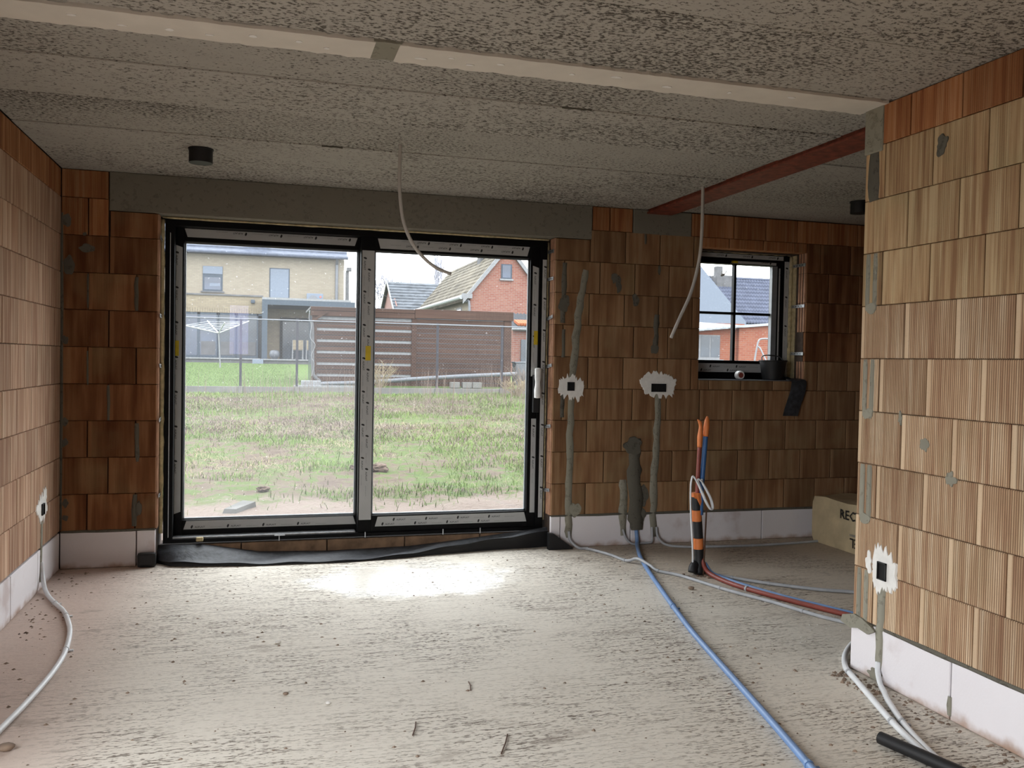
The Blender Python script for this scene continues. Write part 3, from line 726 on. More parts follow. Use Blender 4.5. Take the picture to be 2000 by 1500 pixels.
# ------------------------------------------------------------------ small window
win = obj('window_1', MB().box(4.752,4.80,.20,.30,1.345,2.42).box(5.615,5.70,.20,.30,1.345,2.42).box(4.80,5.615,.20,.30,2.355,2.42).box(4.80,5.615,.20,.30,1.345,1.40), M['black'], kind='structure')
obj('sash', MB().bbox(4.80,4.845,.21,.285,1.40,2.37,.003).bbox(5.56,5.625,.21,.285,1.40,2.37,.003).bbox(4.845,5.56,.21,.285,2.326,2.37,.003).bbox(4.845,5.56,.21,.285,1.40,1.505,.003), M['black'], win)
obj('glass_pane', MB().add([(4.845,.245,1.505),(5.56,.245,1.505),(5.56,.245,2.326),(4.845,.245,2.326)], [(0,1,2,3)]), M['glass_w'], win, fix=False)
obj('glazing_bead', MB().box(5.538,5.588,.205,.245,1.505,2.326), M['alu'], win)
obj('muntin', MB().box(5.180,5.202,.225,.265,1.505,2.326), M['black'], win); obj('muntin', MB().box(4.845,5.56,.225,.265,1.898,1.918), M['black'], win)
film(win, 5.602,5.646,1.42,2.31,.205); film(win, 5.654,5.698,1.36,2.37,.20); film(win, 4.757,5.64,2.377,2.412,.20); film(win, 4.82,5.50,1.404,1.478,.208)
film(win, 5.14,5.575,2.333,2.368,.208)
obj('yellow_sticker', MB().box(5.14,5.20,.2035,.2045,2.335,2.365), M['yellow'], win)
P = smooth_path([(5.14,.203,2.35),(5.10,.17,2.31),(5.065,.16,2.265),(5.062,.165,2.235),(5.03,.17,2.225),(5.025,.17,2.25)], 5)
obj('peeled_film', MB().sheet([[(p.x, p.y-.014, p.z+.010), (p.x, p.y+.014, p.z-.010)] for p in P]), M['film'], win, smooth=True)
foam_line(wall_back, [(5.718,.20,1.36),(5.718,.20,1.8),(5.718,.20,2.41)], .016); foam_line(wall_back, [(4.76,.19,2.428),(5.2,.19,2.426),(5.7,.19,2.428)], .010)
obj('timber_batten', MB().box(5.730,5.74,.145,.24,1.36,2.42), M['foam'], wall_back)
for z in (2.33,1.98,1.573): strap(wall_back, 5.728, z, .0, .20, -1, .0)
obj('window_sill', MB().box(4.748,5.737,.03,.24,1.338,1.346), M['membrane'], win)
obj('sill_edge', MB().box(4.748,5.60,.0,.03,1.338,1.343), M['alu'], win)

bk = thing('mortar_bucket', 'black rubber bucket standing on the sill of the small window', 'bucket', (5.50,.10,1.346))
obj('bucket_wall', MB().lathe([(.085,0),(.088,.002),(.112,.155),(.120,.158),(.120,.166),(.110,.166),(.105,.15),(.080,.012),(.001,.012)], (5.50,.10,1.347), 28), M['blackp'], bk, smooth='angle')
P = smooth_path([(5.392,.10,1.505),(5.42,.14,1.545),(5.50,.17,1.556),(5.58,.14,1.545),(5.608,.10,1.505)], 6)
obj('bucket_handle', MB().tube(P, .005, 8), M['blackp'], bk, smooth=True)
tp = thing('sealant_roll', 'small white roll with a red end lying on the sill of the small window', 'roll', (5.165,.07,1.381))
obj('roll_body', MB().lathe([(.020,0),(.034,0),(.035,.004),(.035,.045),(.020,.045)], (5.165,.05,1.3815), 24, 'y'), M['white'], tp, smooth='angle')
obj('red_end', MB().lathe([(.001,0),(.022,0),(.022,.01),(.001,.01)], (5.165,.047,1.3815), 20, 'y'), M['red'], tp, smooth='angle')
fl = []
pc = smooth_path([(5.60,.10,1.352),(5.655,.03,1.352),(5.675,-.025,1.335),(5.665,-.035,1.25),(5.63,-.025,1.13),(5.60,-.03,1.045)], 5)
for i, p in enumerate(pc):
    q = i/(len(pc)-1); fl.append([(p.x-.075+.0*q, p.y+.004, p.z+.03*(1-q)), (p.x, p.y-.012*math.sin(q*3), p.z), (p.x+.072, p.y+.004, p.z+.01-.012*q)])
tag(obj('membrane_flap', MB().sheet(fl), M['membrane'], smooth=True), 'black strip of damp-proof membrane hanging down from the corner of the window sill', 'membrane')

# ------------------------------------------------------------------ sockets, vents, conduits
def socket(side, u, z, w, h, label, ngang=1, group=None):
    f = on(side); loc = f(u, z, 0); t = thing('socket_box', label, 'socket box', loc)
    def fb(u0, u1, d0, d1, za, zb):
        a, b = f(u0, za, d0), f(u1, zb, d1); return MB().box(min(a[0],b[0]),max(a[0],b[0]),min(a[1],b[1]),max(a[1],b[1]),za,zb)
    rim = MB()
    for a, b, c, d in ((u-w/2,u+w/2,z-h/2,z-h/2+.005),(u-w/2,u+w/2,z+h/2-.005,z+h/2),(u-w/2,u-w/2+.005,z-h/2,z+h/2),(u+w/2-.005,u+w/2,z-h/2,z+h/2)):
        q = fb(a, b, -.001, .014, c, d); rim.add(q.v, q.f)
    obj('box_rim', rim, M['blackp'], t); obj('box_back', fb(u-w/2, u+w/2, -.001, .007, z-h/2, z+h/2), M['hole'], t)
    if ngang > 1: obj('divider', fb(u-.004, u+.004, .005, .013, z-h/2, z+h/2), M['blackp'], t)
    return t
socket('back', 3.632, 1.274, .058, .068, 'single black socket box in white gypsum on the back wall, near the sliding door')
socket('back', 4.385, 1.270, .128, .066, 'double black socket box in white gypsum on the back wall, left of the small window', 2)
socket('right', -3.083, .525, .058, .082, 'black socket box in white gypsum low on the right block wall')
socket('left', -.502, .495, .062, .070, 'black socket box in white gypsum low on the left block wall')

def vent(x, y, label):
    t = thing('vent_spigot', label, 'vent', (x, y, H))
    obj('spigot_pipe', MB().lathe([(.064,-.088),(.068,-.088),(.068,.0),(.064,.0)], (x, y, H), 28), M['blackp'], t, smooth='angle')
    obj('spigot_dark_inside', MB().lathe([(.001,-.030),(.064,-.030),(.064,-.026),(.001,-.026)], (x, y, H), 28), M['hole'], t, smooth='angle')  # black disc paints the dark inside of the open spigot
    obj('rim_ring', MB().lathe([(.068,-.012),(.073,-.012),(.073,.0),(.068,.0)], (x, y, H), 28), M['blackp'], t, smooth='angle')
vent(.935, -.905, 'black round ventilation spigot in the ceiling above the left part of the sliding door')
vent(5.56, -.90, 'black round ventilation spigot in the kitchen ceiling at the end of the right wall')

def conduit(name, label, pts, r, mat, clips=(), cat='conduit', n=8, clipmat=None, group=None):
    P = smooth_path(pts, n); t = thing(name, label, cat, pts[0], group)
    obj('conduit_tube' if cat == 'conduit' else 'cable_sheath', MB().tube(P, r, 10), mat, t, smooth=True)
    for c in clips:
        c = Vector(c); i = min(range(len(P)), key=lambda k: (P[k]-c).length); i = min(max(i, 1), len(P)-2)
        d = (P[i+1]-P[i-1]).normalized(); side = Vector((0,0,1)).cross(d).normalized(); p = P[i]
        m_ = MB().tube([p-d*.007, p+d*.007], r*1.22, 10)
        q = p+side*(r*1.9); m_.bar((q.x-d.x*.008, q.y-d.y*.008, .004), (q.x+d.x*.008, q.y+d.y*.008, .004), r*1.4, .008)
        obj('conduit_clip', m_, clipmat or mat, t)
    return t
z = .012
conduit('grey_conduit', 'grey conduit crossing over the blue pipe, from the door side to the right wall end', [(3.640,-.005,.13),(3.648,-.03,.06),(3.70,-.08,z),(3.758,-.12,z),(3.847,-.343,z),(3.895,-.56,z),(3.945,-.64,.042),(3.968,-.80,.03),(3.986,-.90,z),(4.081,-1.062,z),(4.199,-1.454,z),(4.336,-1.788,z),(4.438,-2.106,z),(4.55,-2.32,z)], .011, M['cable_g'], [(3.76,-.13,z),(3.89,-.54,z),(3.99,-.90,z),(4.19,-1.42,z),(4.40,-1.98,z)])
conduit('blue_conduit', 'thick blue pipe running across the whole floor from the back wall towards the viewer', [(4.215,-.012,.12),(4.215,-.03,.05),(4.19,-.09,.016),(4.10,-.32,.016),(4.023,-.534,.016),(3.91,-.907,.016),(3.735,-1.54,.016),(3.60,-2.05,.016),(3.536,-2.314,.016),(3.412,-2.895,.016),(3.316,-3.344,.016),(3.225,-3.75,.016),(3.05,-4.5,.016)], .0155, M['blue'], [(3.68,-1.75,.016),(3.225,-3.74,.016)])
conduit('red_conduit', 'red water pipe on the floor from the riser to the end of the right wall', [(4.262,-1.02,.11),(4.268,-1.06,.05),(4.285,-1.15,.020),(4.318,-1.40,.016),(4.425,-1.72,.016),(4.54,-1.985,.016),(4.66,-2.25,.016)], .0155, M['red'], [(4.345,-1.49,.016)], clipmat=M['cable_g'])
conduit('blue_pipe', 'thin blue pipe lying along the far side of the red pipe on the floor', [(4.285,-1.02,.08),(4.30,-1.08,.03),(4.335,-1.16,.014),(4.372,-1.38,.014),(4.47,-1.69,.014),(4.585,-1.95,.014),(4.70,-2.2,.014)], .0135, M['blue'])
conduit('grey_conduit', 'grey conduit on the kitchen floor running right from the riser, behind the red pipe', [(4.345,-1.10,.014),(4.405,-1.18,z),(4.565,-1.372,z),(4.81,-1.584,z),(5.0,-1.69,z),(5.4,-1.95,z)], .011, M['cable_g'], [(4.40,-1.18,z),(4.565,-1.372,z)])
conduit('grey_conduit', 'grey conduit along the foot of the kitchen back wall to the foil-wrapped pack', [(4.395,-.006,.14),(4.40,-.03,.06),(4.44,-.10,z),(4.56,-.20,z),(4.80,-.235,z),(5.17,-.26,z),(5.55,-.235,z),(5.83,-.20,z)], .010, M['cable_g'], [(4.72,-.23,z),(5.1,-.255,z)])
conduit('grey_conduit', 'short grey conduit bent between two wall chases, around the blue pipe start', [(4.355,-.006,.14),(4.352,-.02,.07),(4.345,-.03,.03),(4.32,-.035,.02),(4.25,-.035,.018),(4.17,-.04,.018),(4.12,-.03,.06),(4.10,-.006,.13)], .009, M['cable_g'])
conduit('white_conduit', 'white conduit curving over the floor at the left wall', [(.004,-.52,.17),(.012,-.53,.10),(.04,-.60,.03),(.095,-.75,.013),(.17,-.93,.013),(.245,-1.10,.013),(.31,-1.32,.013),(.355,-1.52,.013),(.390,-1.79,.013),(.40,-2.0,.013),(.394,-2.223,.013),(.372,-2.509,.013),(.345,-2.75,.013),(.30,-3.2,.013)], .0125, M['cable_w'], [(.155,-.90,.013),(.272,-1.19,.013),(.392,-1.80,.013)])
conduit('white_conduit', 'white conduit looping round the foot of the right wall end, left of its pair', [(4.29,-2.60,.02),(4.22,-2.66,.02),(4.13,-2.75,.02),(4.06,-2.84,.014),(4.010,-2.925,.014),(3.96,-3.06,.014),(3.915,-3.18,.014),(3.785,-3.534,.014),(3.695,-3.856,.014),(3.55,-4.4,.014)], .0135, M['cable_w'], [(4.0,-2.95,.014),(3.80,-3.5,.014)], clipmat=M['cable_g'])
conduit('white_conduit', 'white conduit coming out of the right wall chase, right of its pair', [(4.062,-3.075,.10),(4.055,-3.085,.055),(4.035,-3.13,.014),(3.99,-3.21,.014),(3.93,-3.315,.014),(3.81,-3.575,.014),(3.715,-3.87,.014),(3.58,-4.4,.014)], .0125, M['cable_w'], [(3.85,-3.49,.014)], clipmat=M['cable_g'])
bp = thing('black_pipe', 'black plastic pipe end lying on the floor at the bottom right', 'pipe', (3.61,-3.65,.03))
P = [(3.625,-3.635,.026),(3.655,-3.75,.026),(3.70,-3.92,.026),(3.77,-4.2,.026)]
obj('pipe_wall', MB().tube(P, .024, 18, cap=False), M['blackp'], bp, smooth=True); obj('pipe_dark_inside', MB().tube([(3.6275,-3.645,.026),(3.63,-3.655,.026)], .0225, 18), M['hole'], bp)  # black disc paints the dark inside of the pipe end

conduit('hanging_cable', 'grey conduit hanging from the ceiling in front of the sliding door and curling right', [(2.052,-1.407,2.71),(2.050,-1.407,2.60),(2.052,-1.407,2.44),(2.072,-1.407,2.28),(2.115,-1.407,2.165),(2.18,-1.407,2.075),(2.268,-1.407,2.005),(2.362,-1.407,1.970)], .0105, M['cable_h'], cat='cable')
conduit('hanging_cable', 'grey conduit hanging from the ceiling left of the small window', [(4.221,-.978,2.71),(4.222,-.978,2.55),(4.221,-.978,2.40),(4.212,-.978,2.24),(4.185,-.978,2.09),(4.14,-.978,1.94),(4.07,-.978,1.79),(4.005,-.978,1.645)], .0115, M['cable_h'], cat='cable')

# ------------------------------------------------------------------ riser: pipes in a black sleeve
rs = thing('pipe_riser', 'upright black sleeve with orange tape bands, red and blue pipe ends rising from it', 'pipes', (4.245,-1.0,0))
def tubeobj(name, pts, r, mat, n=10, sp=6, par=rs): return obj(name, MB().tube(smooth_path(pts, sp), r if not hasattr(r, '__len__') else list(np.interp(np.linspace(0,1,(len(pts)-1)*sp+1), np.linspace(0,1,len(r)), r)), n), mat, par, smooth=True)
tubeobj('black_sleeve', [(4.252,-1.0,.005),(4.250,-1.0,.12),(4.240,-1.0,.25),(4.225,-1.0,.42),(4.212,-1.0,.565)], [.043,.034,.033,.032,.031], M['blackp'], 14)
tubeobj('red_pipe', [(4.222,-1.0,.50),(4.225,-1.0,.70),(4.232,-1.0,.905)], .0145, M['red'])
tubeobj('blue_pipe', [(4.243,-1.02,.42),(4.250,-1.01,.60),(4.266,-1.0,.78),(4.278,-1.0,.985)], .0165, M['bluedk'])
tubeobj('orange_tip', [(4.232,-1.0,.89),(4.233,-1.0,.96),(4.236,-1.0,1.03),(4.228,-1.0,1.065),(4.212,-1.0,1.082)], [.0165,.019,.012,.012,.005], M['orange'])
tubeobj('orange_tip', [(4.278,-1.0,.965),(4.281,-1.0,1.03),(4.284,-1.0,1.075),(4.286,-1.0,1.105)], [.019,.021,.017,.006], M['orange'])
for za, zb, x in ((.375,.452,4.222),(.18,.255,4.241)):
    obj('orange_band', MB().tube([(x,-1.0,za),(x-.004,-1.0,zb)], .0365, 16), M['orange'], rs, smooth='angle')
obj('orange_flap', MB().sheet([[(4.178,-1.030,.575),(4.21,-1.036,.575),(4.247,-1.02,.572)],[(4.184,-1.034,.54),(4.215,-1.038,.53),(4.249,-1.024,.53)],[(4.19,-1.034,.555),(4.228,-1.038,.485),(4.245,-1.028,.52)]]), M['orange'], rs)
obj('orange_band', MB().tube([(4.213,-1.0,.545),(4.212,-1.0,.572)], .034, 14), M['orange'], rs, smooth='angle')
tubeobj('white_cable', [(4.200,-1.005,.06),(4.192,-1.008,.2),(4.174,-1.01,.4),(4.162,-1.02,.52),(4.155,-1.03,.62),(4.156,-1.04,.675),(4.166,-1.045,.692),(4.20,-1.05,.64),(4.25,-1.055,.53),(4.290,-1.055,.47),(4.312,-1.05,.470),(4.300,-1.048,.53),(4.262,-1.05,.60),(4.235,-1.05,.645),(4.228,-1.05,.675)], .0065, M['cable_w'], 8)
tubeobj('white_cable', [(4.168,-1.05,.69),(4.205,-1.06,.63),(4.26,-1.065,.52),(4.298,-1.062,.465),(4.318,-1.055,.478),(4.296,-1.058,.545),(4.225,-1.06,.655),(4.195,-1.055,.665),(4.25,-1.066,.54)], .006, M['cable_w'], 8)
obj('steel_rod', MB().bar((4.262,-1.042,.0),(4.275,-1.04,.47),.008,.008), M['rod'], rs)
obj('foot_elbow', MB().tube(smooth_path([(4.19,-1.02,.02),(4.20,-1.01,.05),(4.225,-1.0,.07),(4.25,-1.0,.06)],5), .032, 12), M['blackp'], rs, smooth=True)
for k in range(14):
    a = random.uniform(0,6.28); r = random.uniform(.04,.14); x, y = 4.25+r*math.cos(a), -1.03+r*math.sin(a)*.8; s = random.uniform(.004,.012)
    obj('foot_crumb', MB().bbox(x-s,x+s,y-s,y+s*.8,.0,s*1.2,s*.3), M['crumb'], rs)

# ------------------------------------------------------------------ insulation pack in the kitchen
pk = thing('insulation_pack', 'dusty beige pack of insulation boards with black lettering on the kitchen floor', 'pack', (6.1,-.75,0))
bm = bmesh.new(); bmesh.ops.create_cube(bm, size=1); bmesh.ops.subdivide_edges(bm, edges=bm.edges[:], cuts=7, use_grid_fill=True)
for v in bm.verts:
    x, y, zz = v.co; k = 1-.03*max(0, (abs(x)*2)**8)*max(0, (abs(zz)*2)**8)
    v.co = Vector((6.13+x*.74*k, -.74+y*1.2*(1-.02*(abs(zz)*2)**6), .195+zz*.385+.008*math.sin(y*17+x*9)*(zz > .3)))
bm.verts.index_update(); mb = MB().add([v.co for v in bm.verts], [[v.index for v in f.verts] for f in bm.faces]); bm.free()
obj('wrapped_boards', mb, M['pack'], pk, smooth='angle')
REC = text_mesh('RECTICEL')
tm = MB(); put_text(tm, REC, .105, (5.748,-.515,.262), (0,-1,0), (0,0,1)); obj('lettering', tm, M['ink'], pk, fix=False)
tm = MB(); put_text(tm, REC, .105, (5.748,-.505-.60,.125), (0,1,0), (0,0,-1)); obj('lettering', tm, M['ink'], pk, fix=False)
tm = MB(); put_text(tm, text_mesh('insulation'), .035, (5.748,-.505-.27,.158), (0,1,0), (0,0,-1)); obj('lettering', tm, M['inkg'], pk, fix=False)

# ------------------------------------------------------------------ rubble on the floor
mb = MB(); mw = MB()
def crumb(m_, x, y, s, fl=.6):
    n0 = len(m_.v); q = [Vector(p) for p in ((1,0,0),(0,1,0),(-1,0,0),(0,-1,0),(0,0,1),(0,0,-.2))]
    m_.add([(x+p.x*s*random.uniform(.6,1.3), y+p.y*s*random.uniform(.5,1.2), max(0, p.z)*s*fl*random.uniform(.6,1.2)) for p in q], [(0,1,4),(1,2,4),(2,3,4),(3,0,4)])
for k in range(900):
    x = random.uniform(.05,4.0); y = -random.uniform(.1,5.2)
    if random.random() < .5: x = random.uniform(.05,1.4) if random.random() < .5 else random.uniform(3.2,4.02)
    crumb(mb, x, y, random.choice((.0035,.004,.005,.006,.011)))
for k in range(60): crumb(mb, random.uniform(.02,.25), -random.uniform(.1,1.6), random.uniform(.005,.014))
for k in range(130):
    y = -random.uniform(2.95,4.9); crumb(mb, 4.06-abs(random.gauss(0,.05)), y, random.uniform(.004,.014))
for k in range(70): crumb(mb, random.uniform(3.9,4.03), -random.uniform(2.9,3.2), random.uniform(.006,.016), .9)
for k in range(120): crumb(mw, random.uniform(3.3,4.6), -random.uniform(.4,2.6), random.uniform(.004,.009))
for k in range(60): crumb(mw, random.uniform(.2,3.6), -random.uniform(.4,4.0), random.uniform(.003,.007))
tag(obj('floor_crumbs', mb, M['crumb'], fix=False), 'brown crumbs of mortar and soil scattered over the concrete floor', 'debris', kind='stuff')
tag(obj('white_chips', mw, M['chip'], fix=False), 'white chips of block scattered on the floor along the pipes', 'debris', kind='stuff')
def floorpt(px, py):
    d = fw+rt*((px-1000)/F_PX)+up*((750-py)/F_PX); t = -CAM.z/d.z; return CAM+d*t
for px, py, s, nm, lab in ((558,1357,.013,'mortar_lump','small brown lump of mortar on the floor, below the middle of the picture'),
    (641,1375,.012,'block_chip','white chip on the floor, right of the small brown mortar lump'),
    (12,1466,.030,'mortar_lump','largest dark lump of soil at the bottom left of the floor'),
    (543,1256,.016,'block_chip','flat white chip on the floor, nearest to the sliding door of the loose chips'),
    (1350,1151,.022,'mortar_lump','flat brown lump on the floor between the blue pipe and the red pipe')):
    p = floorpt(px, py); m_ = MB(); bm = bmesh.new(); bmesh.ops.create_icosphere(bm, subdivisions=2, radius=1)
    for v in bm.verts: v.co = Vector((p.x+v.co.x*s*random.uniform(.85,1.15), p.y+v.co.y*s*.8*random.uniform(.85,1.15), s*.45+v.co.z*s*.5))
    bm.verts.index_update(); m_.add([v.co for v in bm.verts], [[v.index for v in f.verts] for f in bm.faces]); bm.free()
    tag(obj(nm, m_, M['crumb'] if nm[0] == 'm' else M['chip'], smooth=True), lab, 'debris')
tie = [((1625,1400,0),(1612,1445,0)),((1828,1335,0),(1838,1352,0)),((985,1433,0),(978,1472,0)),((905,1405,0),(912,1422,0))]
for (a, b), lab in zip((((812,1412),(806,1438)),((915,1333),(919,1350)),((991,1436),(979,1474))), ('thin dark twig on the floor left of centre at the bottom', 'short thin dark twig on the floor in the middle, nearest to the door', 'longest thin dark twig at the bottom centre of the floor')):
    p, q = floorpt(*a), floorpt(*b)
    tag(obj('twig', MB().tube([(p.x,p.y,.004),((p.x+q.x)/2+.004,(p.y+q.y)/2,.007),(q.x,q.y,.004)], .0028, 5), M['rod']), lab, 'twig')

# ================================================================== outside
def gz(y):
    return float(np.interp(y, [-60,.3,1.0,15,31,60,120], [-.02,.03,.06,.60,1.16,1.6,2.2]))
# terrain: one sheet from the facade to the horizon, with bumps on the rough field
xs = np.concatenate([np.linspace(-60,-3,8), np.linspace(-2.5,12,100), np.linspace(13,70,10)])
ys = np.concatenate([np.linspace(.385,15,110), np.linspace(15.3,32,24), np.linspace(34,140,12)])
from mathutils import noise as mn
rows = []
for y in ys:
    r = []
    for x in xs:
        zz = gz(y)
        if -3 < x < 12 and .6 < y < 15: zz += .055*mn.noise((x*.8, y*.8, 1.3))+.035*mn.noise((x*2.7, y*2.7, 4.1))*(1 if y > 1.5 else .5)
        r.append((x, y, zz))
    rows.append(r)
ground = obj('garden_ground', MB().sheet(rows), M['ground'], fix=False, smooth=True, kind='structure')
gb = MB(); gb.add([(-60,-70,-.3),(-.35,-70,-.3),(-.35,.385,-.3),(-60,.385,-.3)], [(0,1,2,3)]).add([(-.35,-70,-.3),(70,-70,-.3),(70,-10.9,-.3),(-.35,-10.9,-.3)], [(0,1,2,3)]).add([(7.9,-10.9,-.3),(70,-10.9,-.3),(70,.385,-.3),(7.9,.385,-.3)], [(0,1,2,3)])
obj('yard_ground', gb, M['ground'], fix=False, kind='structure')

def blades(name, label, cat, n, mat, region, hmin, hmax, w, lean=.5, dens=None, flat=False):
    """n blades of grass, each a bent strip of two quads"""
    X = []; tries = 0
    while len(X) < n and tries < n*12:
        tries += 1; x, y = region()
        if dens is None or random.random() < dens(x, y): X.append((x, y))
    vs = np.zeros((len(X)*5, 3)); fs = []
    for i, (x, y) in enumerate(X):
        zz = gz(y)-.01
        if y < 15: zz += .055*mn.noise((x*.8, y*.8, 1.3))+.035*mn.noise((x*2.7, y*2.7, 4.1))
        h = random.uniform(hmin, hmax); a = random.uniform(0, 6.283); ca, sa = math.cos(a), math.sin(a); l = h*random.uniform(.1, 1)*lean
        up_ = h*(random.uniform(.05,.45) if flat else 1)
        px, py = -sa*w, ca*w; j = i*5
        vs[j] = (x-px, y-py, zz); vs[j+1] = (x+px, y+py, zz)
        vs[j+2] = (x+ca*l*.35-px*.8, y+sa*l*.35-py*.8, zz+up_*.6); vs[j+3] = (x+ca*l*.35+px*.8, y+sa*l*.35+py*.8, zz+up_*.6)
        vs[j+4] = (x+ca*l, y+sa*l, zz+up_*(.75 if flat else 1)); fs += [(j, j+1, j+3, j+2), (j+2, j+3, j+4)]
    return tag(obj(name, MB().add(vs, fs), mat, fix=False), label, cat, kind='stuff')
def wedge(y0, y1, p=1.0):
    def f():
        y = y0+(y1-y0)*random.random()**p
        return random.uniform(-.1-.09*y, 4.4+.34*y), y
    return f
def patch(x, y, off, lo, hi, s=.55):
    v = mn.noise((x*s+off, y*s, off))*.6+mn.noise((x*s*3+off, y*s*3, 2+off))*.4
    return min(1, max(0, (v-lo)/(hi-lo)))
blades('meadow_grass', 'patchy green grass growing on the rough plot before the fence', 'grass', 28000, M['blade'], wedge(1.5,14.9,.8), .03,.10,.004, 1.1, lambda x, y: .04+patch(x,y,3.1,-.02,.25)*(1.5 if 2.0 < y < 4.0 else .8 if y > 2 else .25)+(.8 if y > 13.6 else 0))
blades('dry_straw', 'dry yellow straw lying among the grass of the plot', 'straw', 22000, M['straw'], wedge(1.5,14.8,.8), .06,.22,.003, 1.0, lambda x, y: .05+patch(x,y,8.7,-.05,.3)*(1 if y > 2.2 else .15), flat=True)
blades('dead_stems', 'grey brown dead stems tangled on the plot towards the fence', 'stems', 24000, M['twig'], wedge(4.5,14.2,.8), .12,.45,.003, 1.1, lambda x, y: (.10+patch(x,y,14.2,-.12,.2,.4))*(1 if 6.5 < y < 13.6 else .2), flat=True)
blades('tall_dead_stems', 'tall thin dead weed stems standing before the fence', 'stems', 700, M['twig'], wedge(8,14.9,.7), .35,.95,.0035, .35, lambda x, y: .08+patch(x,y,5.5,.05,.3,.5))
blades('lawn_grass', 'short bright green lawn of the neighbouring garden behind the fence', 'grass', 16000, M['lawnb'], lambda: (random.uniform(-4,2.4), 15.2+15.4*random.random()), .03,.06,.006, .5)
bl = floorpt(462, 988); d = (bl-CAM).normalized(); p = CAM+d*((gz(1.4)+.06-CAM.z)/d.z)
tag(obj('concrete_shard', MB().add([(p.x-.12,p.y-.10,gz(1.4)+.0),(p.x+.0,p.y-.13,gz(1.4)),(p.x+.17,p.y+.10,gz(1.4)+.0),(p.x+.05,p.y+.14,gz(1.4)),(p.x-.10,p.y-.08,gz(1.4)+.05),(p.x+.0,p.y-.11,gz(1.4)+.05),(p.x+.16,p.y+.09,gz(1.4)+.08),(p.x+.05,p.y+.12,gz(1.4)+.09)], [(0,1,2,3),(4,5,6,7),(0,1,5,4),(1,2,6,5),(2,3,7,6),(3,0,4,7)]), M['plate']), 'pale flat shard of concrete on the bare soil just outside the left door pane', 'shard')
clods = [(2.62,3.7,.10,'lumpy brown earth clod in the middle of the plot, seen through the right pane'),(2.38,3.85,.05,'small earth clod left of the lumpy one, seen through the right pane'),
         (1.33,2.6,.05,'brown earth clod on the plot, seen through the left pane'),(3.25,1.05,.09,'brown earth clod just outside the right end of the sliding door')]
for k, (x, y, s, lab) in enumerate(clods):
    gg = gz(y); m_ = MB(); bm = bmesh.new(); bmesh.ops.create_icosphere(bm, subdivisions=3, radius=1)
    for v in bm.verts:
        r_ = 1+.45*mn.noise(v.co*1.6+Vector((k*7,0,0)))+.35*mn.noise(v.co*4.5+Vector((k*7,3,0))); v.co = Vector((x+v.co.x*s*1.35*r_, y+v.co.y*s*r_, gg+.015+max(-.03, v.co.z*s*.62*r_)))
    bm.verts.index_update(); m_.add([v.co for v in bm.verts], [[v.index for v in f.verts] for f in bm.faces]); bm.free()
    tag(obj('earth_clod', m_, M['soil']), lab, 'clod')

# ------------------------------------------------------------------ chain-link fence
YF = 15.0
fe = thing('chain_link_fence', 'dark chain-link fence on concrete plates crossing behind the rough plot', 'fence', (3.7,YF,gz(YF)))
px_ = [-4.4,-2.7,-.95,.832,2.116,3.80,5.516,7.184,8.9,10.6]
for x in px_: obj('fence_post', MB().bbox(x-.028,x+.028,YF-.03,YF+.03,.60,2.37,.006), M['fence'], fe); obj('post_foot', MB().bbox(x-.05,x+.05,YF-.06,YF+.05,.45,.76,.01), M['plate'], fe)
for a, b in zip(px_, px_[1:]): obj('base_plate', MB().bbox(a+.052,b-.052,YF-.02,YF+.02,.50,.75,.008), M['plate'], fe)
obj('top_rail', MB().tube([(-4.4,YF-.03,2.335),(10.6,YF-.03,2.33)], .016, 8), M['pvc'], fe)
m_ = MB(); z0, z1, st = .76, 2.33, .075
for k in range(int((15+1.6)/st)):
    x = -4.4+k*st
    for s in (1, -1):
        xa, xb = (x, x+(z1-z0)) if s > 0 else (x, x-(z1-z0)); za, zb = z0, z1
        if xa > 10.6 or xb < -4.4 or xa < -4.4 and xb < -4.4: continue
        if xb > 10.6: zb = z0+(10.6-xa); xb = 10.6
        if xb < -4.4: zb = z0+(xa+4.4); xb = -4.4
        m_.bar((xa,YF+.004*s,za),(xb,YF+.004*s,zb),.002,.002,(0,1,0))
obj('chain_link_mesh', m_, M['wire'], fe, fix=False, kind='stuff')

# ------------------------------------------------------------------ wooden garden cabin
YC = 18.0
cb = thing('garden_cabin', 'brown wooden cabin of horizontal boards with pale gaps, behind the chain-link fence', 'cabin', (5.4,YC+1.2,.68))
zb = .66
obj('cabin_body', MB().box(2.66,8.25,YC+.05,YC+2.6,zb,2.70), M['panedk'], cb)
gaps = [.985,1.298,1.617,1.930,2.242,2.54]
edges = [zb]+[g for g in gaps]
lo = zb
for g in gaps+[2.66]:
    hi = g-.04 if g < 2.6 else 2.60
    if hi-lo > .10:
        mid = (lo+hi)/2
        for a, b in ((lo, mid-.010), (mid+.010, hi)): obj('board', MB().box(2.75,5.36,YC,YC+.03,a,b), M['wood'], cb)
    if g < 2.6: obj('pale_gap_strip', MB().box(2.75,5.36,YC+.02,YC+.045,g-.036,g+.036), M['trim'], cb); lo = g+.04
zz = zb
while zz < 2.58:
    obj('board', MB().box(5.50,8.06,YC,YC+.03,zz+.012,min(zz+.132, 2.60)), M['wood'], cb); zz += .14
for a, b in ((2.62,2.75),(5.36,5.50),(8.06,8.28)): obj('corner_post', MB().bbox(a,b,YC-.03,YC+.08,zb-.03,2.62,.008), M['wood'], cb)
obj('fascia_board', MB().bbox(2.58,5.43,YC-.07,YC-.02,2.60,2.745,.006), M['wood'], cb); obj('fascia_board', MB().bbox(2.58,5.43,YC-.085,YC-.02,2.75,2.85,.006), M['wood'], cb)
obj('fascia_board', MB().bbox(5.44,8.32,YC-.07,YC-.02,2.62,2.875,.006), M['wood'], cb)
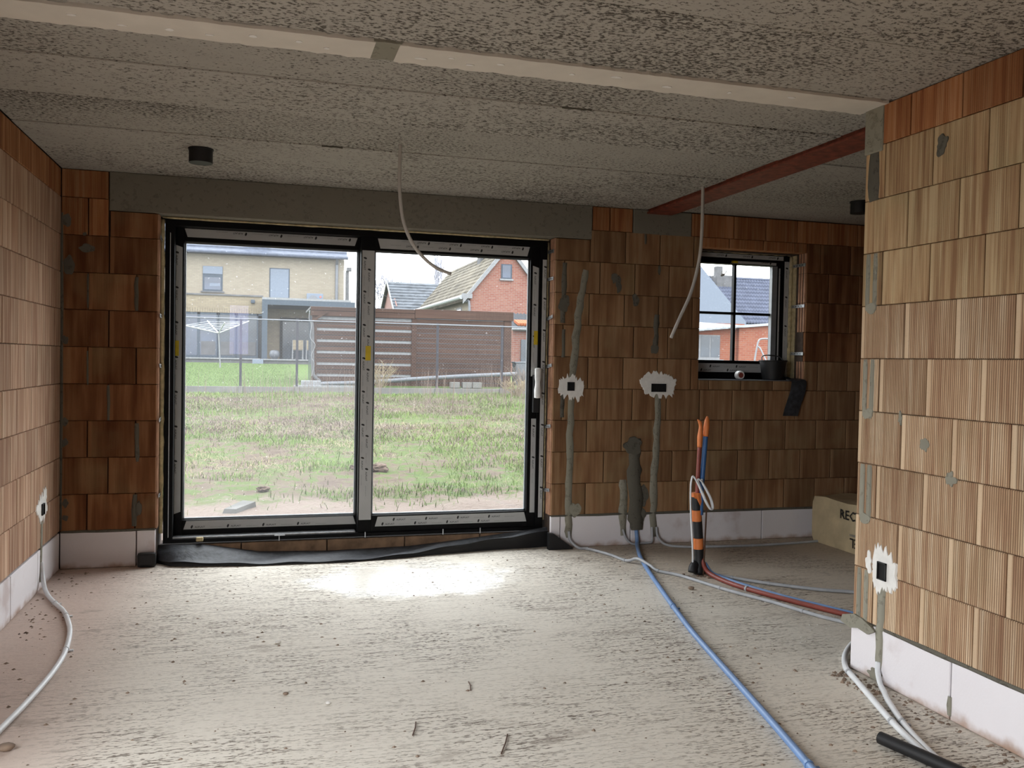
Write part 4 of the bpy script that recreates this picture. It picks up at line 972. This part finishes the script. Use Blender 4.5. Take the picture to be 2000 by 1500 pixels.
obj('roof_deck', MB().box(2.58,8.32,YC-.02,YC+2.7,2.80,2.86), M['stone'], cb)
obj('corner_brace', MB().bar((2.62,YC-.12,2.45),(3.02,YC-.12,2.72),.06,.06), M['wood'], cb)
obj('downpipe', MB().tube(smooth_path([(2.60,YC-.10,2.45),(2.63,YC-.10,2.2),(2.65,YC-.10,1.15),(2.70,YC-.11,.95),(2.86,YC-.13,.80)],5), .045, 10), M['stone'], cb, smooth=True)
obj('vine', MB().tube(smooth_path([(2.55,YC-.12,2.75),(2.53,YC-.14,2.5),(2.60,YC-.14,2.36),(2.57,YC-.15,2.0),(2.70,YC-.16,1.8),(2.60,YC-.15,1.5),(2.68,YC-.15,1.3),(2.62,YC-.15,.95)],5), .009, 5), M['trim'], cb)
tag(obj('drain_pipe', MB().tube(smooth_path([(2.55,17.4,.70),(2.9,17.4,.76),(3.85,17.4,.80),(5.24,17.4,.91),(6.8,17.4,1.02),(8.3,17.4,1.10)],4), .058, 12), M['pvc'], smooth=True), 'long grey plastic drain pipe sloping along the foot of the wooden cabin', 'pipe')
for k, x in enumerate((6.34,6.68,6.97)): tag(obj('concrete_block', MB().bbox(x,x+.26,17.2,17.4,.69,.85,.012), M['plate']), ('leftmost','middle','rightmost')[k]+' of three small concrete blocks at the foot of the cabin boards', 'block', 'small concrete blocks by the cabin')
tag(obj('white_edging', MB().bbox(2.1,3.9,16.6,16.75,.66,.74,.02).bbox(2.3,2.8,16.7,17.0,.70,.86,.03), M['trim']), 'low white stone edging at the left corner of the wooden cabin', 'edging')
bn = thing('water_tank', 'grey plastic tank at the right end of the wooden cabin', 'tank', (8.85,19,.7))
obj('tank_body', MB().bbox(8.66,9.02,18.8,19.2,.68,1.43,.05), M['pvc'], bn); obj('tank_lid', MB().bbox(8.64,9.04,18.78,19.22,1.40,1.45,.015), M['pvc'], bn)
# brush at the tank
def brush(name, label, x, y, h, n, mat, spread):
    m_ = MB()
    for k in range(n):
        a = random.uniform(0,6.28); l = random.uniform(.4,1)*spread; hh = h*random.uniform(.5,1); p0 = Vector((x+random.gauss(0,.05),y+random.gauss(0,.05),gz(y)))
        p2 = p0+Vector((math.cos(a)*l, math.sin(a)*l, hh)); p1 = (p0+p2)/2+Vector((0,0,hh*.15)); m_.tube([p0,p1,p2], [.006,.005,.002], 4, cap=False)
        for q in range(3):
            b = p1.lerp(p2, random.random()); m_.tube([b, b+Vector((random.gauss(0,.08),random.gauss(0,.08),random.uniform(.03,.16)))], .003, 3, cap=False)
    return tag(obj(name, m_, mat, fix=False), label, 'bush')
brush('bare_bush', 'bare grey bush before the water tank, right of the last fence posts', 8.2,16.6,.75,50,M['twig'],.42)
brush('dry_bush', 'dry tan bush before the pale-striped left part of the cabin', 4.25,16.2,.75,50,M['straw'],.5)
brush('dry_bush', 'tuft of dry reeds on the plot before the right fence plates', 7.3,14.0,.45,60,M['straw'],.45)

# ------------------------------------------------------------------ pale neighbour house
ho = thing('neighbour_house', 'pale brick two-storey house with dark tiled roof behind the lawn', 'house', (0,38,1.2))
def part(name, mb, mat, par=ho, **k): return obj(name, mb, mat, par, **k)
Y2 = 38.0
part('wall', MB().box(-13,5.24,Y2,Y2+8,1.0,6.33), M['b_beige'])
m_ = MB(); nrow = 14; sl = .72
for i in range(nrow):
    y = Y2-.45+i*.34; zz = 6.42+i*.34*sl; m_.add([(-13.2,y,zz+.05),(5.36,y,zz+.05),(5.36,y+.36,zz+.02+.30*sl),(-13.2,y+.36,zz+.02+.30*sl),(-13.2,y,zz-.06),(5.36,y,zz-.06)], [(0,1,2,3),(4,5,1,0)])
part('roof_tiles', m_, M['slate'], fix=False)
part('roof_tiles_far_side', MB().add([(-13.2,Y2-.45+nrow*.34,6.42+nrow*.34*sl),(5.36,Y2-.45+nrow*.34,6.42+nrow*.34*sl),(5.36,Y2+8.5,6.42),(-13.2,Y2+8.5,6.42)], [(0,1,2,3)]), M['slate'], fix=False)
part('gable_wall', MB().prism([(Y2,6.3),(Y2+8,6.3),(Y2+4.2,9.7)], 5.0, 5.24, 'yz'), M['b_beige'])
part('gutter', MB().tube([(-13.2,Y2-.50,6.40),(5.38,Y2-.50,6.40)], .085, 8), M['slate'])
part('downspout', MB().tube([(4.86,Y2-.45,6.36),(4.87,Y2-.07,6.1),(4.875,Y2-.07,4.35)], .07, 8), M['pvc'])
part('roof_window', MB().bbox(.45,1.62,Y2+.0,Y2+.9,6.86,7.40,.02), M['shutter'])
w = part('window', MB().box(-1.44,-.53,Y2-.02,Y2+.01,4.55,5.75), M['grey'])
obj('pane', MB().box(-1.36,-.61,Y2-.03,Y2-.021,4.63,5.22), M['pane'], w); obj('shutter_box', MB().box(-1.43,-.54,Y2-.05,Y2-.021,5.38,5.74), M['shutter'], w); obj('curtain_strip', MB().box(-1.12,-.64,Y2-.034,Y2-.031,4.80,4.93), M['shutter'], w)
part('window_sill', MB().box(-1.52,-.45,Y2-.10,Y2,4.49,4.55), M['stone'])
w = part('shuttered_window', MB().box(1.64,2.60,Y2-.015,Y2+.01,4.36,5.80), M['grey']); obj('roller_shutter', MB().box(1.69,2.55,Y2-.035,Y2-.016,4.36,5.75), M['shutter'], w)
# ground-floor extension
Y3 = 35.0
part('extension_front', MB().box(-13,1.33,Y3,Y3+.3,3.40,4.16), M['b_beige2']); part('extension_roof', MB().box(-13,1.33,Y3+.3,Y2,4.0,4.12), M['stone'])
part('coping', MB().box(-13,1.36,Y3-.06,Y3+.36,4.16,4.23), M['stone'])
m_ = MB(); x = -13.0
while x < 1.25: m_.box(x,x+.085,Y3-.012,Y3,3.40,3.60); x += .105
part('soldier_course', m_, M['b_beige2'], kind='stuff')
part('extension_back', MB().box(-13,1.33,Y3+1.6,Y3+1.7,1.37,3.4), M['panedk']); part('extension_lintel', MB().box(-13,1.33,Y3+.02,Y3+.12,3.30,3.42), M['grey'])
for x0, x1, mt in ((-13,-4.2,'pane'),(-4.1,-1.46,'pane'),(-1.36,-.64,'pane'),(-.52,.14,'panedk'),(.26,1.1,'panedk')):
    f_ = part('sliding_window', MB().box(x0-.05,x0+.01,Y3+.02,Y3+.10,1.37,3.40).box(x1-.01,x1+.05,Y3+.02,Y3+.10,1.37,3.40).box(x0,x1,Y3+.02,Y3+.10,1.37,1.47), M['grey'])
    obj('pane', MB().box(x0+.01,x1-.01,Y3+.05,Y3+.07,1.47,3.36), M[mt], f_)
    if x0 > -1.4: obj('low_cupboard', MB().box(x0+.06,x1-.06,Y3+.02,Y3+.045,1.50,2.10), M['stone'], f_)
part('wall_lamp', MB().bbox(.82,1.0,Y3-.18,Y3,3.86,4.02,.03), M['grey'])
# covered terrace
Y4 = 32.0
part('terrace_beam', MB().box(1.31,5.20,Y4,Y4+.15,3.66,3.88), M['grey']); part('terrace_post', MB().box(1.31,1.535,Y4,Y4+.18,1.36,3.66), M['grey'])
part('terrace_roof', MB().box(1.31,5.20,Y4+.15,Y2,3.70,3.86), M['grey']); part('terrace_roof_edge', MB().box(1.31,5.02,Y4+.02,Y2,3.88,3.97), M['trim'])
part('terrace_back_wall', MB().box(1.33,5.2,36.0,36.1,1.37,3.70), M['b_beige2'])
f_ = part('terrace_door', MB().box(2.12,2.25,35.9,36.0,1.37,3.25).box(4.9,5.0,35.9,36.0,1.37,3.25).box(2.12,5.0,35.9,36.0,3.12,3.30).box(3.6,3.7,35.9,36.0,1.37,3.12), M['black']); obj('pane', MB().box(2.25,4.9,35.94,35.96,1.37,3.12), M['panedk'], f_)
part('terrace_slab', MB().box(-13,1.30,31.7,Y3+1.6,1.0,1.37), M['stone']); part('terrace_slab', MB().box(1.30,6.5,31.2,36.0,1.0,1.36), M['stone'])
part('terrace_edge', MB().box(-13,1.25,31.62,31.72,1.32,1.375), M['trim']); part('terrace_edge', MB().box(1.30,6.5,31.12,31.22,1.31,1.365), M['trim']); part('terrace_edge', MB().box(1.25,6.5,31.05,31.15,1.10,1.15), M['trim'])
ac = thing('air_conditioner', 'white air-conditioning unit on the flat terrace roof of the pale house', 'air conditioner', (3.8,37.5,4.0))
obj('ac_case', MB().bbox(3.40,4.18,37.3,37.6,3.99,4.58,.02), M['shutter'], ac); obj('fan_grille', MB().lathe([(.001,-.02),(.22,-.02),(.22,.0),(.001,.0)], (3.70,37.3,4.27), 20, 'y'), M['pvc'], ac); obj('red_badge', MB().lathe([(.001,-.01),(.05,-.01),(.05,.0),(.001,.0)], (4.05,37.29,4.42), 12, 'y'), M['red'], ac)
def chair(x, y, label):
    t = thing('garden_chair', label, 'chair', (x,y,1.37), 'terrace chairs')
    obj('backrest', MB().bbox(x-.22,x+.22,y-.22,y-.19,1.80,2.20,.01), M['b_beige2'], t); obj('seat', MB().bbox(x-.22,x+.22,y-.2,y+.22,1.76,1.81,.01), M['b_beige2'], t)
    for sx, sy in ((-1,-1),(1,-1),(-1,1),(1,1)): obj('leg', MB().bar((x+sx*.22,y+sy*.2,1.362),(x+sx*.21,y+sy*.19,2.2 if sy < 0 else 1.77),.035,.035), M['trim'], t)
chair(2.83,33.0,'pale chair on the covered terrace, seen just left of a fence post'); chair(3.42,33.0,'pale chair on the covered terrace beside the wooden cabin')
tag(obj('garden_table', MB().box(2.4,3.9,33.6,34.4,2.06,2.11).box(2.45,2.52,33.65,33.72,1.36,2.06).box(3.78,3.85,33.65,33.72,1.36,2.06).box(2.45,2.52,34.3,34.37,1.36,2.06).box(3.78,3.85,34.3,34.37,1.36,2.06), M['panedk']), 'dark table behind the pale chairs on the covered terrace', 'table')
tag(obj('round_planter', MB().lathe([(.10,0),(.20,.10),(.22,.22),(.18,.34),(.10,.38),(.001,.38)], (1.85,32.9,1.365), 18), M['pvc'], smooth='angle'), 'round grey planter beside the terrace post', 'planter')
tag(obj('cable_box', MB().bbox(.95,1.38,31.0,31.15,1.12,1.34,.02), M['shutter']), 'small white box at the edge of the terrace, below the terrace post', 'box')
# rotary clothes dryer
cd = thing('rotary_dryer', 'white rotary clothes dryer with open arms standing on the lawn', 'clothes dryer', (-.16,27,1.02))
top = Vector((-.20,27,2.28)); obj('pole', MB().tube([(-.13,27,1.0),top], .024, 8), M['trim'], cd)
tips = [Vector((-1.42,26.6,2.53)),Vector((.86,26.9,2.74)),Vector((-.66,28.3,2.76)),Vector((.05,25.8,2.62))]
for q in tips: obj('arm', MB().tube([top,q], .022, 6), M['paint_w'], cd)
m_ = MB()
for f_ in (.35,.5,.65,.8,.95):
    qs = [top.lerp(tips[k], f_) for k in (0,2,1,3)]
    for a, b in zip(qs, qs[1:]+qs[:1]): m_.tube([a,b], .007, 4, cap=False)
obj('lines', m_, M['paint_w'], cd, fix=False)

# ------------------------------------------------------------------ red brick gable house
rh = thing('gable_house', 'red brick gable house with mossy roof and pale barge boards, behind the cabin', 'house', (11.45,34,1.2))
Y5, Y6 = 30.0, 42.0; XA, XB = 9.86, 13.1; XM, ZM, ZE = 11.48, 6.42, 4.42
part('gable_wall', MB().prism([(XA,1.0),(XB,1.0),(XB,ZE),(XM,ZM-.15),(XA,ZE)], Y5, Y5+.3), M['b_red'], rh)
part('side_wall', MB().box(XA,XA+.3,Y5+.3,Y6,1.0,ZE), M['b_beige'], rh); part('far_side_wall', MB().box(XB-.3,XB,Y5+.3,Y6,1.0,ZE), M['b_red'], rh)
for s, xe in ((-1, XA-.35), (1, XB+.35)):
    m_ = MB(); n_ = 12
    ze = ZM-(ZM-ZE)/(XM-XA)*abs(XM-xe)
    for i in range(n_):
        a, b = i/n_, (i+1)/n_; xa, xb = xe+(XM-xe)*a, xe+(XM-xe)*b; za, zb_ = ze+(ZM-ze)*a, ze+(ZM-ze)*b
        m_.add([(xa,Y5-.1,za+.06),(xa,Y6,za+.06),(xb,Y6,zb_+.01),(xb,Y5-.1,zb_+.01),(xa,Y5-.1,za-.02),(xa,Y6,za-.02)], [(0,1,2,3),(4,5,1,0)])
    part('roof_tiles', m_, M['moss'], rh, fix=False)
    part('barge_board', MB().prism([(xe,ze-.12),(xe,ze+.10),(XM,ZM+.12),(XM,ZM-.14)], Y5-.16, Y5-.08), M['trim'], rh)
part('eaves_box', MB().prism([(XA-.38,ZE-.32),(XA+.05,ZE-.32),(XA+.05,ZE-.12),(XA-.38,ZE-.12)], Y5-.15, Y5+.02), M['trim'], rh)
part('gutter', MB().tube([(XA-.42,Y5-.1,ZE-.28),(XA-.42,Y6,ZE-.28)], .09, 8), M['alu'], rh)
part('downpipe', MB().tube(smooth_path([(XA-.40,Y5+.1,ZE-.32),(XA-.2,Y5+.05,ZE-.45),(XA-.05,Y5-.06,ZE-.65),(XA-.05,Y5-.06,1.2)],4), .055, 8), M['pvc'], rh)
w = part('window', MB().box(11.20,11.68,Y5-.03,Y5+.01,5.0,5.64), M['grey'], rh); obj('pane', MB().box(11.26,11.62,Y5-.04,Y5-.031,5.05,5.59), M['pane'], w)
part('window_sill', MB().box(11.14,11.74,Y5-.08,Y5,4.93,5.0), M['trim'], rh)
for y0 in (31.6,34.2):
    w = part('window', MB().box(XA-.03,XA+.01,y0,y0+1.0,2.6,3.82), M['trim'], rh); obj('pane', MB().box(XA-.04,XA-.031,y0+.1,y0+.9,2.6,3.72), M['pane'], w)
part('chimney', MB().box(11.15,11.65,33.6,34.2,6.0,6.95), M['stone'], rh)
# farmhouse behind
fh = thing('slate_house', 'house with weathered slate roof and pink gable, left of the red brick gable house', 'house', (13,57,1.6))
part('wall', MB().box(10.45,17,55.2,62,1.2,4.9), M['b_red'], fh)
part('gable_wall', MB().prism([(55.2,1.2),(62,1.2),(62,5.2),(58.6,7.05),(55.2,5.2)], 10.42, 10.5, 'yz'), M['pinkwall'], fh)
part('gable_slit', MB().box(10.40,10.42,57.4,57.6,5.6,6.3), M['panedk'], fh)
m_ = MB()
for i in range(10):
    a, b = i/10, (i+1)/10; m_.add([(10.2,54.8+3.8*a,4.85+2.33*a+.08),(17.2,54.8+3.8*a,4.85+2.33*a+.08),(17.2,54.8+3.8*b,4.85+2.33*b),(10.2,54.8+3.8*b,4.85+2.33*b),(10.2,54.8+3.8*a,4.85+2.33*a-.02),(17.2,54.8+3.8*a,4.85+2.33*a-.02)], [(0,1,2,3),(4,5,1,0)])
part('roof_tiles', m_, M['slate2'], fh, fix=False); part('roof_far_side', MB().add([(10.2,58.6,7.18),(17.2,58.6,7.18),(17.2,62.4,4.85),(10.2,62.4,4.85)], [(0,1,2,3)]), M['slate2'], fh, fix=False)
part('verge', MB().prism([(54.8,4.75),(54.8,4.93),(58.6,7.28),(62.4,4.93),(62.4,4.75),(58.6,7.08)], 10.15, 10.22, 'yz'), M['trim'], fh)
# shed at the right edge
sh = thing('brick_shed', 'low brick shed with dark corrugated roof and a few orange tiles, right of the cabin', 'shed', (11.2,24.6,1.0))
part('wall', MB().box(10.05,12.8,24,26,.8,2.62), M['b_red'], sh); part('door', MB().box(10.36,11.0,23.95,24,.9,2.25), M['panedk'], sh)
m_ = MB()
for i in range(22):
    x = 9.95+i*.135; m_.prism([(x,2.66),(x+.067,2.72),(x+.135,2.66),(x+.135,2.63),(x,2.63)], 0, 1); 
v = m_.v[-220:]; m_.v = [(p[0], 23.8+p[1]*2.3, p[2]+p[1]*.62) for p in m_.v]
part('corrugated_roof', m_, M['sheet'], sh)
for i in range(5): part('orange_tile', MB().bbox(10.22+i*.10,10.31+i*.10,23.9,24.5,2.80+.0,2.90,.01), M['red'], sh)
for o in sh.children:
    if o.name.startswith('orange_tile'): o.data.materials[0] = M['roof_orange']; o.rotation_euler.x = .26; o.location.z += .02
part('gutter', MB().tube([(9.95,23.78,2.62),(12.9,23.78,2.62)], .05, 8), M['trim'], sh)
# utility pole, trees
up_ = thing('utility_pole', 'concrete utility pole with wires beyond the right end of the pale house', 'pole', (6.5,50,1.4))
obj('pole_shaft', MB().tube([(6.52,50,1.2),(6.5,50,7.0)], [.16,.11], 8), M['stone'], up_); obj('lamp_head', MB().bbox(6.45,6.75,49.7,50.1,6.95,7.2,.04), M['stone'], up_)
for z0, z1 in ((6.45,5.6),(5.9,4.6)): obj('wire', MB().tube(smooth_path([(6.5,50,z0),(8.2,51.8,z0-.45*(z0-z1)-.1),(10.0,53.8,z1)],6), .014, 4), M['fence'], up_)
def tree(name, label, x, y, h, spread, lv, cat='tree'):
    m_ = MB(); base = gz(y)
    def grow(p, d, l, r, k):
        q = p+d*l; m_.tube([p,q], [max(r,.022), max(r*.7,.018)], 3, cap=False)
        if k == 0: return
        for j in range(3 if k > 1 else 4):
            e = (d+Vector((random.gauss(0,spread),random.gauss(0,spread),random.gauss(.12,spread*.6)))).normalized()
            grow(p.lerp(q, random.uniform(.55,1)), e, l*random.uniform(.55,.8), r*.6, k-1)
    grow(Vector((x,y,base)), Vector((0,0,1)), h*.36, h*.012, lv)
    return tag(obj(name, m_, M['bark'], fix=False), label, cat, 'bare trees on the horizon')
tree('bare_tree', 'bare pale tree on the horizon, right of the door mullion', 11.2,70,8.2,.40,6); tree('bare_tree', 'bare pale tree on the horizon, close to the slate house', 12.6,74,7.4,.40,6)
tree('poplar', 'narrow poplar on the horizon above the slate roof', 19.9,90,12.5,.10,5); tree('poplar', 'smaller narrow poplar on the horizon beside the mossy roof', 22.2,96,12.2,.09,4)

# ------------------------------------------------------------------ seen through the small window
an = thing('brick_annex', 'orange brick annex with metal roof edge, seen through the small window', 'annex', (18.5,24,.9))
part('front_wall', MB().prism([(14.5,.7),(18.0,.7),(18.0,2.85),(14.5,2.50)], 22.0, 22.3), M['b_orange'], an)
part('side_wing', MB().prism([(18.0,.7),(22.5,.7),(22.5,3.30),(18.0,2.86)], 21.85, 22.3), M['b_orange'], an)
part('roof_edge', MB().prism([(14.2,2.54),(18.05,2.92),(22.6,3.36),(22.6,3.27),(18.05,2.83),(14.2,2.43)], 21.7, 21.84), M['alu'], an)
m_ = MB()
for i in range(24): x = 14.3+i*.16; m_.bar((x,21.6,2.50+.1*(x-14.3)),(x,25.0,2.75+.1*(x-14.3)),.16,.05+.02*(i%2))
part('roof_sheet', m_, M['alu'], an)
w = part('window', MB().box(16.0,17.30,21.96,22.02,1.66,2.54), M['trim'], an)
for x0 in (16.10,16.52,16.93): obj('pane', MB().box(x0,x0+.36,21.95,21.958,1.74,2.50), M['panedk'], w)
part('window_sill', MB().box(15.9,17.4,21.85,22.0,1.60,1.66), M['trim'], an)
gp = thing('white_gable_house', 'white rendered gable beside the dark tiled roof, seen at the left of the small window', 'house', (22.5,31,1.2))
part('gable_wall', MB().prism([(19.0,1.0),(24.30,1.0),(24.30,3.62),(21.4,6.6),(19.0,4.2)], 31.9, 32.1), M['shutter'], gp)
part('lower_band', MB().box(19.0,24.2,31.86,31.9,2.7,3.5), M['b_orange'], gp)
rb = thing('tiled_roof_house', 'house with large dark glazed tile roof and stone chimney, seen through the small window', 'house', (26,37,1.2))
part('wall', MB().box(20,32,34.3,41,1.0,3.9), M['shutter'], rb)
m_ = MB(); nr, nc = 12, 70
for i in range(nr):
    a, b = i/nr, (i+1)/nr; y0, y1, z0, z1 = 33.6+3.4*a, 33.6+3.4*b, 3.62+2.62*a, 3.62+2.62*b
    rows = []
    for yy, zz in ((y0,z0),(y0,z0+.09),(y1,z1+.0)): rows.append([(20+j*12/nc/2, yy, zz+(.055 if j % 2 else 0)) for j in range(nc*2+1)])
    m_.sheet(rows)
part('roof_tiles', m_, M['tile_dark'], rb, fix=False, kind='stuff'); part('roof_far_side', MB().add([(20,37.0,6.25),(32,37.0,6.25),(32,41,3.6),(20,41,3.6)], [(0,1,2,3)]), M['tile_dark'], rb, fix=False)
part('ridge', MB().tube([(20,37,6.28),(32,37,6.28)], .09, 8), M['tile_dark'], rb); part('fascia', MB().box(20,32,33.65,34.3,3.35,3.60), M['shutter'], rb)
ch = part('chimney', MB().bbox(25.05,25.95,36.2,37.0,5.2,6.35,.02), M['stone'], rb); obj('chimney_pot', MB().bbox(25.15,25.5,36.4,36.8,6.35,6.85,.02), M['stone'], ch)
fr = thing('swing_frame', 'white tubular frame before the orange annex, seen through the small window', 'frame', (16.6,18,.7))
obj('front_tube', MB().tube(smooth_path([(16.20,18,.65),(16.31,18,1.64),(16.38,18,2.05),(16.43,18,2.24),(16.54,18,2.315),(16.9,18,2.32),(17.8,18,2.32),(18.0,18,2.2),(18.1,18,.65)],5), .028, 8), M['trim'], fr, smooth=True)
obj('brace_tube', MB().tube(smooth_path([(16.40,18,2.08),(16.47,17.9,1.95),(16.60,17.6,1.3),(16.65,17.5,.65)],5), .024, 8), M['trim'], fr, smooth=True)
